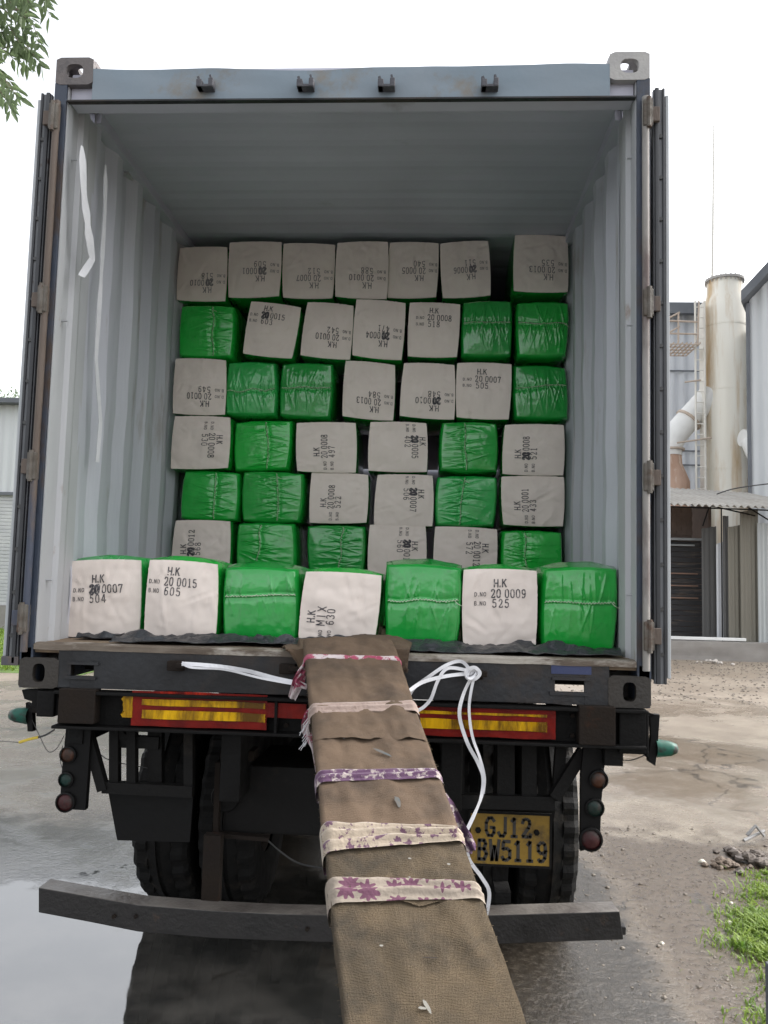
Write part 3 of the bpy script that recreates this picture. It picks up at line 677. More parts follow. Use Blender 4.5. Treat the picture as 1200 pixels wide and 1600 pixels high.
YF = .29
ordn = ['leftmost', 'second', 'third', 'fourth', 'fifth', 'sixth', 'seventh']
front = [
 ((106, 873, 226, 998, -2), 'w', dict(txt=('20 0007', '504'), rot=0, voff=-.10, smudge=True, uoff=.02)),
 ((229, 876, 342, 1000, 0.5), 'w', dict(txt=('20 0015', '605'), rot=0)),
 ((345, 881, 469, 1001, .5), 'g', dict(seam='h', seam_at=.62)),
 ((469, 894, 592, 1004, .5), 'w', dict(txt=('MIX', '630'), rot=270, voff=-.01, uoff=-.04, tscale=1.0)),
 ((596, 879, 721, 1009, 0), 'g', dict(seam='h', seam_at=.56)),
 ((723, 889, 842, 1015, .6), 'w', dict(txt=('20 0009', '525'), rot=0, voff=-.035, smudge=False, uoff=.11)),
 ((843, 883, 966, 1019, .6), 'g', dict(seam='h', seam_at=.58)),
]
sd_ = 1
FG = 'bales in the front row on the container floor'
BG = 'bales stacked in the cargo wall'
for i, (c, k, kw) in enumerate(front):
    if k == 'w':
        t = kw['txt']; lab = '%s front row bale with cloth end stencilled %s over %s' % (['leftmost', 'second', '', 'ramp top', '', 'sixth', ''][i], t[0], t[1])
    else: lab = ['', '', 'glossy green bale in the front row between bales 605 and 630', '', 'glossy green bale in the front row just right of the ramp top', '', 'glossy green bale at the right end of the front row'][i]
    bale(c, YF+[.03, .0, .0, -.02, -.01, 0, .02][i], .62, k, lab, FG, seed=sd_, **kw); sd_ += 1
V = -.1
rows = [
 [((277, 385, 355, 471, 0), 'w', dict(txt=('20 0010', '518'), rot=180, voff=-.05, fade=True, smudge=True)),
  ((357, 377, 440, 467, -1), 'w', dict(txt=('20 0001', '509'), rot=180, voff=-.18, fade=True, smudge=True)),
  ((441, 378, 522, 468, 0), 'w', dict(txt=('20 0007', '512'), rot=180, voff=-.08, fade=True)),
  ((524, 376, 604, 467, 1), 'w', dict(txt=('20 0010', '588'), rot=180, voff=-.08, fade=True)),
  ((605, 377, 685, 468, 0), 'w', dict(txt=('20 0005', '540'), rot=180, voff=-.2, fade=True)),
  ((687, 373, 774, 467, -4), 'w', dict(txt=('20 0006', '511'), rot=180, voff=-.2, fade=True, smudge=True)),
  ((803, 366, 888, 458, 1), 'w', dict(txt=('20 0013', '535'), rot=180, voff=-.1, fade=True))],
 [((279, 473, 367, 560, 0), 'g', dict(seam='v', seam_at=.64)),
  ((377, 470, 466, 560, 6), 'w', dict(txt=('20 0015', '603'), rot=0, voff=.02, smudge=True)),
  ((466, 470, 552, 563, 4), 'w', dict(txt=('20 0010', '542'), rot=180, voff=-.1)),
  ((550, 467, 634, 562, 3), 'w', dict(txt=('20 0004', '471'), rot=180, voff=-.1, smudge=True)),
  ((634, 470, 716, 559, 2), 'w', dict(txt=('20 0008', '518'), rot=0, voff=-.02, uoff=.1, fade=False)),
  ((717, 466, 803, 560, 0), 'g', dict(seam='h', seam_at=.6)),
  ((804, 467, 891, 561, 0), 'g', dict(seam='h', seam_at=.6))],
 [((269, 560, 352, 650, 1), 'w', dict(txt=('20 0010', '549'), rot=180, voff=-.05)),
  ((352, 563, 434, 651, 0), 'g', dict(seam='h', seam_at=.45)),
  ((434, 564, 521, 655, 1), 'g', dict(seam='h', seam_at=.54)),
  ((529, 564, 617, 657, 4), 'w', dict(txt=('20 0013', '584'), rot=180, voff=-.03)),
  ((624, 565, 711, 656, 2.5), 'w', dict(txt=('20 0010', '548'), rot=180, voff=-.04, smudge=True)),
  ((711, 565, 799, 656, 1.5), 'w', dict(txt=('20 0007', '505'), rot=0, voff=-.03, uoff=.08)),
  ((800, 567, 889, 660, 0), 'g', dict(seam='h', seam_at=.61))],
 [((269, 651, 361, 733, 0), 'w', dict(txt=('20 0008', '530'), rot=90, voff=-.03, uoff=.05)),
  ((364, 655, 458, 737, 0), 'g', dict(seam='v', seam_at=.60)),
  ((462, 658, 556, 738, 0), 'w', dict(txt=('20 0008', '497'), rot=270, voff=-.2, fade=False)),
  ((574, 658, 667, 738, 0), 'w', dict(txt=('20 0005', '402'), rot=90, voff=.06, smudge=True)),
  ((685, 656, 781, 740, 1), 'g', dict(seam='v', seam_at=.43)),
  ((785, 661, 881, 743, 0), 'w', dict(txt=('20 0008', '521'), rot=270, voff=-.1, smudge=True))],
 [((279, 733, 375, 815, 0), 'g', dict(seam='v', seam_at=.6)),
  ((376, 735, 475, 816, 0), 'g', dict(seam='v', seam_at=.6)),
  ((485, 739, 577, 819, 0), 'w', dict(txt=('20 0008', '522'), rot=270, voff=-.1)),
  ((586, 739, 678, 823, 0), 'w', dict(txt=('20 0007', '506'), rot=90, voff=-.07, smudge=True)),
  ((681, 741, 777, 824, 0), 'g', dict(seam='v', seam_at=.42)),
  ((784, 743, 881, 824, 0), 'w', dict(txt=('20 0001', '433'), rot=270, voff=-.1))],
 [((268, 814, 361, 899, 0), 'w', dict(txt=('20 0012', '568'), rot=270, voff=-.06, smudge=True, uoff=.08)),
  ((366, 817, 464, 900, 0), 'g', dict(seam='v', seam_at=.38)),
  ((477, 818, 572, 902, 0), 'g', dict(seam='v', seam_at=.6)),
  ((575, 821, 668, 904, 0), 'w', dict(txt=('20 0010', '560'), rot=90, voff=-.06, smudge=True)),
  ((680, 824, 776, 905, 0), 'w', dict(txt=('20 0012', '572'), rot=90, voff=-.05)),
  ((784, 826, 881, 907, 0), 'g', dict(seam='v', seam_at=.38))],
]
rown = ['top row', 'second row', 'third row', 'fourth row', 'fifth row', 'sixth row']
for ri, row in enumerate(rows):
    for ci, (c, k, kw) in enumerate(row):
        pos = ordn[ci] if ci else 'leftmost'
        if ci == len(row)-1: pos = 'rightmost'
        elif ci: pos = pos + ' from left'
        if k == 'w': lab = 'bale stencilled %s over %s, %s in the %s' % (kw['txt'][0], kw['txt'][1], pos, rown[ri])
        else: lab = 'green bale with %s seam, %s in the %s' % ('level' if kw['seam'] == 'h' else 'upright', pos, rown[ri])
        bale(c, 1.60+random.uniform(-.02, .02)+(.03 if ri == 0 else 0), .60, k, lab, BG, seed=sd_, **kw); sd_ += 1
# the course that carries the stack
for ci in range(7):
    a = at(268+ci*88, 912+ci*2.5, 1.6); b_ = at(268+ci*88+85, 972+ci*2.5, 1.6)
    zc = ZF
    pa = 268+ci*88
    r_ = bale((pa, 906+ci*1.5, pa+86, 973+ci*2.6, 0), 1.62, .6, 'g', 'hidden green bale, %s in the lowest course' % ['leftmost', 'second from left', 'third from left', 'middle', 'third from right', 'second from right', 'rightmost'][ci], BG, seed=sd_, seam='v'); sd_ += 1
    r_.location.z = ZF+.002

# black plastic sheet under the front row
mb = MB()
def tarpf(u, v):
    x = -1.10+2.24*u
    fr = .085 - .045*math.sin(u*9+1) - .05*noise.noise(Vector((u*14, 0, 0)))
    fr = max(.035, min(.2, fr)); 
    if u < .09: fr = .22
    y = fr + (.62-fr)*v
    hgt = .014+.045*abs(fbm((x*6, y*9, 0), 5))*(1 if v < .45 else .2)
    if v < .06: hgt *= .35
    if v < .45: hgt += .016*max(0, noise.noise(Vector((x*3.5, y*4, 7))))
    if y > .27: hgt = min(hgt, .004)
    return (x, y, ZF+.006+hgt)
mb.grid(tarpf, 160, 26, (0, 0, -.003))
tag(obj('plastic_sheet', mb, TARP, None, smooth=True), 'crumpled black plastic sheet lying under the front row of bales', 'plastic sheet')

# ------------------------------------------------------------------ truck
truck = thing('cargo_truck', 'dirty dark truck chassis with yellow number plate carrying the container', 'truck', (0.05, 1.2, 0))
def pbox(mb, x0, y0, x1, y1, Y, dep, bev=.004):
    a = at(x0, y0, Y); b_ = at(x1, y1, Y); mb.box((a.x, Y, a.z), (b_.x, Y+dep, b_.z), bev); return mb
mb = MB()
z0b, z1b = 1.052, 1.196
mb.box((-1.06, .03, z0b+.012), (1.19, .05, z1b-.012)); mb.box((-1.063, -.03, z1b-.012), (1.195, .05, z1b), .003); mb.box((-1.063, -.03, z0b), (1.195, .05, z0b+.012), .003)
mb.box((-.2, -.02, z0b+.012), (-.19, .03, z1b-.012)); mb.box((.98, -.02, z0b+.012), (.99, .03, z1b-.012))
obj('rear_crossmember', mb, BLACK, truck)
for q in ((92, 1076, 146, 1132), (905, 1103, 962, 1166)): obj('end_plate', pbox(MB(), *q, -.035, .06), BROWNST, truck)
mb = MB()
mb.box((-1.14, .0, 1.09), (-1.07, .12, 1.19), .006); obj('twist_lock_mount', mb, BLACK, truck); mb = MB(); mb.box((1.20, .0, 1.02), (1.21, .12, 1.19), .003); mb.box((1.10, .0, 1.03), (1.202, .12, 1.188), .006); mb.box((1.05, .02, .98), (1.12, .1, 1.06), .004)
obj('twist_lock_mount', mb, BLACK, truck)
# reflector panels with crinkled film
def film(x0, y0, x1, y1, Y, mat, name, parent, torn=False):
    a = at(x0, y0, Y); b_ = at(x1, y1, Y); mb = MB(); sdn = x0*.01
    def fn(u, v):
        x = a.x+(b_.x-a.x)*u; x += .003*noise.noise(Vector((v*9, u*3, x0)))
        if torn: x += (.02*noise.noise(Vector((v*6, 3, 0))) if u < .01 else 0)
        z = a.z+(b_.z-a.z)*v+.0035*noise.noise(Vector((x*7, v, x0*.1)))
        return (x, Y-.0015*abs(noise.noise(Vector((x*26+sdn, z*6, 0))))-.001*noise.noise(Vector((x*70, z*20, 1))), z)
    mb.grid(fn, 70, 8, (0, .003, 0)); return obj(name, mb, mat, parent, smooth=True)
rp_ = film(207, 1079, 416, 1141, -.006, REDP, 'reflector_panel', truck)
film(222, 1092, 414, 1108, -.010, AMBERP, 'yellow_film', rp_); film(222, 1108.8, 414, 1129, -.011, AMBERP, 'yellow_film', rp_); film(250, 1080, 330, 1091, -.009, REDP2, 'red_film', rp_); film(193, 1083, 206, 1122, -.008, AMBERP, 'yellow_film', rp_, True)
rp2 = film(417, 1098, 478, 1123, -.005, REDP, 'reflector_panel', truck)
rp3 = film(634, 1098, 868, 1156, -.006, REDP, 'reflector_panel', truck)
film(655, 1110, 855, 1121, -.010, AMBERP, 'yellow_film', rp3); film(655, 1121.8, 855, 1144, -.011, AMBERP, 'yellow_film', rp3); film(690, 1100, 850, 1110, -.009, REDP2, 'red_film', rp3)
for bx in (-.98, -.93, -.24, -.16, .03, .31, .93, 1.03, 1.15):
    for bz in (z0b+.035, z1b-.035):
        obj('frame_bolt', MB().tube([(bx, .031, bz), (bx, .018, bz)], .009, 6), BROWNST, truck)
# longitudinal chassis rails and cross members
for x in (-.38, .48):
    mb = MB(); mb.box((x-.04, .06, .78), (x+.04, LEN-.5, 1.04), .006); obj('chassis_rail', mb, BLACK, truck)
for x in (-1.0, 1.08):
    mb = MB(); mb.box((x-.03, .051, .98), (x+.03, LEN-.5, 1.055), .004); obj('side_rail', mb, BLACK, truck)
for k in range(12):
    mb = MB(); mb.box((-.97, .5+k, 1.045), (1.05, .58+k, 1.10)); obj('bed_cross_bar', mb, BLACK, truck)
# frame hanging behind each wheel
mb = MB()
def pbar(mb, x0, y0, x1, y1, Y, wpx, dep=.04):
    a = at(x0, y0, Y); b_ = at(x1, y1, Y); mb.bar(a, b_, wpx*(Y-CP.y)/FPX, dep)
pbar(mb, 180, 1135, 180, 1228, .12, 14); pbar(mb, 207, 1135, 207, 1228, .12, 14); pbar(mb, 175, 1157, 250, 1160, .14, 18)
pbar(mb, 244, 1140, 244, 1228, .16, 22); pbar(mb, 296, 1140, 296, 1228, .12, 14)
pbar(mb, 136, 1140, 162, 1234, .10, 15); pbar(mb, 162, 1229, 302, 1236, .11, 17)
pbar(mb, 185, 1142, 212, 1165, .13, 12)
obj('mudguard_frame', mb, DGREY, truck)
mb = MB()
pbar(mb, 912, 1172, 866, 1246, .10, 17); pbar(mb, 866, 1254, 690, 1250, .12, 20); pbar(mb, 876, 1166, 870, 1250, .13, 16)
pbar(mb, 826, 1160, 826, 1250, .13, 22); pbar(mb, 790, 1160, 790, 1250, .14, 26); pbar(mb, 712, 1160, 712, 1250, .14, 26)
obj('mudguard_frame', mb, DGREY, truck)
# mud flaps
def poly_plate(mb, pts, Y, dep):
    P_ = [at(x, y, Y) for x, y in pts]; n = len(P_)
    mb.add(P_+[p+Vector((0, dep, 0)) for p in P_], [tuple(range(n)), tuple(range(2*n-1, n-1, -1))]+[(i, (i+1) % n, n+(i+1) % n, n+i) for i in range(n)])
mb = MB(); poly_plate(mb, [(168, 1232), (302, 1240), (296, 1316), (183, 1313)], .15, .012); obj('mud_flap', mb, FLAP, truck)
mb = MB(); poly_plate(mb, [(700, 1262), (868, 1264), (862, 1300), (705, 1300)], .24, .012); obj('mud_flap', mb, FLAP, truck)
# middle boxes
mb = MB(); pbox(mb, 352, 1195, 520, 1308, .25, .45, .01); obj('tool_box', mb, DGREY, truck)
mb = MB(); pbox(mb, 344, 1172, 396, 1190, .2, .1); pbar(mb, 370, 1140, 370, 1178, .22, 3, .004); pbar(mb, 342, 1190, 338, 1310, .22, 8); pbar(mb, 338, 1303, 420, 1310, .22, 6); obj('box_bracket', mb, BROWNST, truck)
mb = MB(); c = at(352, 1246, .24); mb.lathe([(.0, -.01), (.055, -.01), (.06, 0), (.06, .03), (0, .03)], c, 'y', 24); obj('box_cap', mb, BLACK, truck)
mb = MB(); pbox(mb, 630, 1190, 700, 1260, .25, .4, .01); obj('battery_box', mb, BLACK, truck)
# bumper posts
mb = MB(); pbox(mb, 318, 1305, 341, 1416, .13, .05); obj('bumper_bracket', mb, BROWNST, truck)
mb = MB(); mb.box((.66, .27, .42), (.72, .32, 1.05)); mb.box((.66, .14, .42), (.72, .27, .46)); obj('bumper_bracket', mb, BLACK, truck)
# bent underrun bumper
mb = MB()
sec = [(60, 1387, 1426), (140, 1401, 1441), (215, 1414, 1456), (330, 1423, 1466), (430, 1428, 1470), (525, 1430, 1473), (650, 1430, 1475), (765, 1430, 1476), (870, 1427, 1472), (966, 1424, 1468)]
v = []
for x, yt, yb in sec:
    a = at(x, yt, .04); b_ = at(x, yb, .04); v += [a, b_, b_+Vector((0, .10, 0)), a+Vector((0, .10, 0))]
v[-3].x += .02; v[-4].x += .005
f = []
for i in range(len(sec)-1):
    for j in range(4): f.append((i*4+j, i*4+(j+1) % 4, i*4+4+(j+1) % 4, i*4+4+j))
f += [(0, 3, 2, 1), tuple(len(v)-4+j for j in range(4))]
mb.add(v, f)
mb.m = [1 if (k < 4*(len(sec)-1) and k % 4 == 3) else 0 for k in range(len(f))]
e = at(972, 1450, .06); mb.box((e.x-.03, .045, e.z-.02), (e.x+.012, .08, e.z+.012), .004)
bmp = obj('underrun_bumper', mb, None, truck, mats=[BUMP_TOP, pm('dusty_painted_sheen_flange', (.10, .09, .082), (.15, .135, .12), 9, .3, .5, .3, 60, c3=(.06, .05, .045), c3scale=6, c3lim=(.5, .65))])  # top faces paler: dust plus wet sky sheen painted into the colour
bv = bmp.modifiers.new('b', 'BEVEL'); bv.width = .005; bv.segments = 2; bv.limit_method = 'ANGLE'
for x in (178, 212, 480):
    q = at(x, 1432 if x < 300 else 1452, .035); obj('bumper_bolt', MB().tube([(q.x, .042, q.z), (q.x, .03, q.z)], .008, 6), BROWNST, bmp)
# wheels
def wheel(x, y, wd=.27, r=.505):
    mb = MB(); n = 120
    prof = [(.26, -wd*.42), (.36, -wd*.5), (.45, -wd*.5), (.480, -wd*.48), (.500, -wd*.40), (.505, -wd*.22), (.505, -wd*.20), (.507, -.012), (.495, -.010), (.495, .010), (.507, .012), (.505, wd*.20), (.505, wd*.22), (.500, wd*.40), (.480, wd*.48), (.45, wd*.5), (.36, wd*.5), (.26, wd*.42)]
    k = len(prof); v = []; f = []
    for j in range(n):
        a = 2*math.pi*j/n; lug = (j % 4) < 2; lug2 = ((j+2) % 4) < 2
        for i, (rr, h) in enumerate(prof):
            if i in (3, 4, 5) and not lug: rr -= .018
            if i in (12, 13, 14) and not lug2: rr -= .018
            if i == 6 or i == 11: rr -= .012
            v.append(Vector((x+h, y+rr*math.cos(a), r+rr*math.sin(a)-.0)))
    for j in range(n):
        for i in range(k-1): f.append((j*k+i, ((j+1) % n)*k+i, ((j+1) % n)*k+i+1, j*k+i+1))
    mb.add(v, f)
    wh = obj('wheel', MB().lathe([(.0, 0), (.1, .0), (.11, .04), (.2, .03), (.27, -.06), (.27, .10), (.262, .10), (.262, -.1), (.0, -.1)], (x, y, r), 'x', 40), RIM, truck, smooth=True)
    obj('tyre', mb, TYRE, wh)
    return wh
for k in range(3):
    Y = 1.2+k*1.32
    for x in (-.86, -.545, .955, .64): wheel(x, Y)
    mb = MB(); mb.tube([(-.9, Y, .505), (1.0, Y, .505)], .075, 16); mb.tube([(.05-.16, Y, .505), (.05, Y, .505), (.05+.16, Y, .505)], [.09, .17, .09], 18); obj('axle', mb, BLACK, truck, smooth=True)
    for x in (-.38, .48):
        mb = MB()
        for q in range(7): mb.box((x-.04, Y-.6+q*.07, .60+q*.016), (x+.04, Y+.6-q*.07, .614+q*.016))
        obj('leaf_spring', mb, BLACK, truck)
        mb = MB(); mb.tube([(x+.16, Y-.25, .62), (x+.16, Y-.05, .62)], .085, 18); obj('brake_chamber', mb, DGREY, truck)
# number plate
a = at(735, 1268, .2); b_ = at(859, 1356, .2)
mb = MB(); mb.box((a.x, .2, b_.z), (b_.x, .204, a.z+.0), .0015); pl = obj('number_plate', mb, PLATE, truck)
mb = MB(); wpl = b_.x-a.x; hpl = a.z-b_.z
for tx, xo, yo, hh in (('GJ12', .19, .55, .36), ('BW5119', .10, .10, .38)):
    for qd in strokes(tx, a.x+wpl*xo, b_.z+hpl*yo, hpl*hh, .17, .86 if tx == 'GJ12' else .80, .13):
        mb.add([(p.x, .1985, p.y) for p in qd], [(0, 1, 2, 3)])
obj('plate_lettering', mb, PLATEINK, pl)
for fx, fy_ in ((.10, .66), (.83, .66)):
    obj('plate_bolt', MB().tube([(a.x+wpl*fx, .203, b_.z+hpl*fy_), (a.x+wpl*fx, .190, b_.z+hpl*fy_)], .012, 6), BLACK, pl)
mb = MB(); plate_hole(mb, ((a.x+b_.x)/2, .1975, (a.z+b_.z)/2), (1, 0, 0), (0, 0, 1), (0, 1, 0), wpl+.014, hpl+.014, .006, wpl/2-.003, hpl/2-.003, 44) if False else [mb.box(*q) for q in (((a.x-.006, .1975, a.z-.005), (b_.x+.006, .2055, a.z+.004)), ((a.x-.006, .1975, b_.z-.004), (b_.x+.006, .2055, b_.z+.005)), ((a.x-.006, .1976, b_.z+.0), (a.x+.002, .2054, a.z)), ((b_.x-.002, .1976, b_.z), (b_.x+.006, .2054, a.z)))]; obj('plate_frame', mb, DGREY, pl)
# lamp boards
def lampboard(pts, Y, lens, nm):
    mb = MB(); poly_plate(mb, pts, Y, .03); bd = obj('lamp_board', mb, FLAP, truck)
    for x, y, r_, m_ in lens:
        c = at(x, y, Y-.002); mb = MB()
        rr = r_*.92*(Y-CP.y)/FPX
        mb.lathe([(.001, -rr*.5), (rr*.5, -rr*.44), (rr*.85, -rr*.27), (rr*.97, -.004), (rr*1.12, -.003), (rr*1.12, .006)], c, 'y', 20); lp_ = obj('tail_lamp', mb, m_, bd, smooth='all'); mb = MB(); mb.lathe([(rr*1.0, -.012), (rr*1.2, -.010), (rr*1.22, .004), (rr*.98, .004)], c, 'y', 20); obj('lamp_rim', mb, BLACK, lp_, smooth=True)
lampboard([(103, 1138), (142, 1140), (133, 1266), (93, 1264), (97, 1200)], .06, [(107, 1179, 12, ORANGEL), (104, 1218, 11, DGREENL), (103, 1253, 14, REDL)], 'l')
lampboard([(912, 1168), (952, 1172), (944, 1200), (940, 1250), (937, 1322), (907, 1330), (908, 1210)], .06, [(935, 1218, 13, ORANGEL), (929, 1262, 13, DGREENL), (923, 1311, 16, REDL)], 'r')
# side marker lamps on rubber arms
def marker(pts, lx, ly, sg, Y=.08):
    mb = MB(); poly_plate(mb, pts, Y, .03); ar = obj('marker_arm', mb, FLAP, truck)
    c = at(lx, ly, Y+.015); mb = MB()
    pr = [(.001, .075), (.018, .068), (.028, .045), (.032, .01), (.034, 0), (.034, -.012)]
    mb.lathe([(r_, h*sg) for r_, h in pr], c, 'x', 20); obj('marker_lamp', mb, GREENL, ar, smooth='all')
marker([(40, 1098), (50, 1104), (51, 1143), (43, 1143)], 42, 1118, -1)
marker([(1016, 1116), (1031, 1117), (1028, 1160), (1024, 1197), (1013, 1190), (1018, 1150)], 1029, 1169, 1)
mb = MB(); pbar(mb, 1004, 1113, 1020, 1118, .09, 5, .02); pbar(mb, 48, 1106, 80, 1112, .09, 10, .03); obj('marker_bracket', mb, BLACK, truck)
WIRE = pm('wire_insulation', (.02, .02, .02), (.03, .03, .03), 10, .5); YEL = pm('yellow_wire_tape', (.5, .36, .03), (.6, .45, .05), 20, .6)
def wire(pts, Y, r_, name='wire', m_=None):
    P_ = [at(x, y, Y) for x, y in pts]; out = []
    for i in range(len(P_)-1):
        p0, p1, p2, p3 = P_[max(i-1, 0)], P_[i], P_[i+1], P_[min(i+2, len(P_)-1)]
        for k in range(5):
            t = k/5; out.append(.5*((2*p1)+(p2-p0)*t+(2*p0-5*p1+4*p2-p3)*t*t+(3*p1-p0-3*p2+p3)*t**3))
    out.append(P_[-1]); mb = MB(); mb.tube(out, r_, 5); return obj(name, mb, m_ or WIRE, truck, smooth=True)
wire([(50, 1125), (62, 1150), (75, 1174), (88, 1170), (100, 1150)], .08, .0016)
wire([(85, 1140), (72, 1148), (60, 1152)], .08, .004); wire([(60, 1152), (46, 1155), (30, 1160)], .08, .006, 'wire_joint', YEL); wire([(30, 1160), (0, 1158), (-40, 1156)], .08, .0015)
wire([(98, 1165), (94, 1185), (97, 1200)], .05, .0015); wire([(960, 1172), (958, 1184), (985, 1188), (1012, 1178)], .08, .0022)
wire([(940, 1200), (946, 1212), (940, 1240)], .05, .0016); wire([(415, 1310), (440, 1332), (470, 1350), (520, 1358)], .3, .004); wire([(145, 1155), (165, 1185), (230, 1200)], .12, .002)
# broken rubber hanging over the left end
mb = MB(); poly_plate(mb, [(34, 1078), (90, 1078), (92, 1118), (66, 1116), (60, 1108), (48, 1104), (50, 1096), (38, 1092)], .02, .05); obj('mount_plate', mb, BLACK, truck)

# ------------------------------------------------------------------ ramp plank
def onplane(px, py, off=0.):   # ramp top plane z = 1.432+off + .41*y
    d = ray(px, py); k = .41
    t = (1.432+off+k*CP.y-CP.z)/(d.z-k*d.y); return CP+d*t
tl, tr = onplane(479, 1034), onplane(623, 1034); bl, br = onplane(541, 1600), onplane(819, 1600)
cen_t = (tl+tr)/2; cen_b = (bl+br)/2; dirv = (cen_b-cen_t).normalized(); sidev = ((tr-tl)+(br-bl)).normalized(); nrmv = sidev.cross(dirv).normalized()
if nrmv.z < 0: nrmv = -nrmv
hw0 = (tr-tl).dot(sidev)/2; hw1 = (br-bl).dot(sidev)/2; Ls = (cen_b-cen_t).length
tfoot = (-cen_t.z+.055)/dirv.z
def rp(s, u, h=0):       # s metres down from reference line, u -1..1 across, h above plane
    c = cen_t+dirv*s; hw = hw0+(hw1-hw0)*s/Ls
    if s > Ls: hw = hw1
    return c+sidev*u*hw+nrmv*h
ramp = thing('wrapped_ramp_plank', 'long wooden ramp plank wrapped in brown burlap and tied with cloth strips', 'ramp', (cen_b.x, cen_b.y, 0))
TH = .05
s0 = -.17
mb = MB(); v = []
for s in (s0+.02, tfoot-.02):
    v += [rp(s, -.95, -.006), rp(s, .95, -.006), rp(s, .95, -TH+.004), rp(s, -.95, -TH+.004)]
mb.add(v, [(0, 1, 2, 3), (7, 6, 5, 4)]+[(j, (j+1) % 4, 4+(j+1) % 4, 4+j) for j in range(4)]); obj('board', mb, WOOD, ramp)
# burlap sleeves: separate lengths overlapping like the photograph
def sleeve(sa_, sb_, lift, mat, lip=.004, sd=0):
    mb = MB(); NU = 30; n = max(8, int((sb_-sa_)/.012))
    ring = []
    for i in range(NU+1): ring.append((-1+2*i/NU, 0))
    for h in (-.3, -.7, -1): ring.append((1.0, h))
    for i in range(7): ring.append((1-2*(i+1)/8, -1))
    for h in (-1, -.7, -.3): ring.append((-1.0, h))
    R_ = len(ring); v = []
    for j in range(n+1):
        s = sa_+(sb_-sa_)*j/n
        for (u, h) in ring:
            uu = u*(1.02+.018*noise.noise(Vector((s*4, (u > 0)*3, sd)))+.010*noise.noise(Vector((s*17, (u > 0)*3, sd))))
            top = h == 0
            hh = lift + .010*fbm((s*5, u*2.5, sd), 4)+.0022*fbm((s*24, u*6, sd), 3) - (.010*abs(u)**8 if top else 0)
            if top: q = rp(s+ (.012*noise.noise(Vector((u*3, sd, 9))) if j in (0, n) else 0), uu, max(.001, hh)+ (lip if j == n else 0)*0)
            else: q = rp(s, uu*(1.01 if abs(u) == 1 else 1), h*TH+.0-.004*(h == -1))
            v.append(q)
    f = []
    for j in range(n):
        for i in range(R_): f.append((j*R_+i, j*R_+(i+1) % R_, (j+1)*R_+(i+1) % R_, (j+1)*R_+i))
    mb.add(v, f); return obj('burlap_wrap', mb, mat, ramp, smooth='all')
rt_ = random.Random(3)
def s_at(py): p = onplane(600, py); return (p-cen_t).dot(dirv)
sleeve(s0, s_at(1158), .014, BURLAP, sd=1)
sleeve(s_at(1148), s_at(1300), .006, BURLAP, sd=2)
sleeve(s_at(1296), s_at(1418), .004, BURLAP_D, sd=3)
sleeve(s_at(1410), tfoot, .003, BURLAP_D, sd=4)
# cloth bands
def cloth_mat(name, base, spot, sc, lim, stretch=(1, 1, 1)):
    return pm(name, base, tuple(min(1, x*1.08) for x in base), 12, .9, .95, .35, 90, c3=spot, c3scale=sc, c3lim=lim, stretch=stretch, sheen=.2)
C1 = cloth_mat('pink_and_white_tie_cloth', (0.442, 0.383, 0.383), (0.272, 0.043, 0.085), 22, (.5, .54))
C2 = cloth_mat('dusty_pink_tie_cloth', (0.255, 0.191, 0.162), (0.212, 0.153, 0.128), 14, (.5, .6))
C3 = cloth_mat('purple_patterned_tie_cloth', (.075, .032, .072), (.34, .29, .27), 42, (.52, .58))
C4 = cloth_mat('cream_patterned_tie_cloth', (0.300, 0.247, 0.188), (0.098, 0.045, 0.075), 34, (.54, .57))
def flower_cloth(name, base, petal):
    m = pm(name, base, tuple(x*.92 for x in base), 8, .9, .95, .35, 90)
    t = m.node_tree; N = t.nodes; L = t.links; b = N['Principled BSDF']; src = b.inputs['Base Color'].links[0].from_socket
    tc = N.new('ShaderNodeTexCoord'); mp = N.new('ShaderNodeMapping'); mp.inputs['Scale'].default_value = (17, 30, 1); L.new(tc.outputs['Object'], mp.inputs[0])
    vo = N.new('ShaderNodeTexVoronoi'); vo.voronoi_dimensions = '2D'; vo.inputs['Scale'].default_value = 1.0; vo.inputs['Randomness'].default_value = .7; L.new(mp.outputs[0], vo.inputs[0])
    # petals: angle around the cell centre
    sub = N.new('ShaderNodeVectorMath'); sub.operation = 'SUBTRACT'; L.new(mp.outputs[0], sub.inputs[0]); L.new(vo.outputs['Position'], sub.inputs[1])
    sp = N.new('ShaderNodeSeparateXYZ'); L.new(sub.outputs[0], sp.inputs[0])
    an = N.new('ShaderNodeMath'); an.operation = 'ARCTAN2'; L.new(sp.outputs[0], an.inputs[0]); L.new(sp.outputs[1], an.inputs[1])
    mu = N.new('ShaderNodeMath'); mu.operation = 'MULTIPLY'; L.new(an.outputs[0], mu.inputs[0]); mu.inputs[1].default_value = 8
    co = N.new('ShaderNodeMath'); co.operation = 'COSINE'; L.new(mu.outputs[0], co.inputs[0])
    a1 = N.new('ShaderNodeMath'); a1.operation = 'MULTIPLY_ADD'; L.new(co.outputs[0], a1.inputs[0]); a1.inputs[1].default_value = .10; a1.inputs[2].default_value = .36
    lt = N.new('ShaderNodeMath'); lt.operation = 'LESS_THAN'; L.new(vo.outputs['Distance'], lt.inputs[0]); L.new(a1.outputs[0], lt.inputs[1])
    mx = N.new('ShaderNodeMix'); mx.data_type = 'RGBA'; L.new(lt.outputs[0], mx.inputs[0]); L.new(src, mx.inputs[6]); mx.inputs[7].default_value = (*petal, 1)
    L.new(mx.outputs[2], b.inputs['Base Color']); return m
C5 = flower_cloth('purple_flowered_tie_cloth', (0.255, 0.214, 0.173), (0.116, 0.045, 0.075))
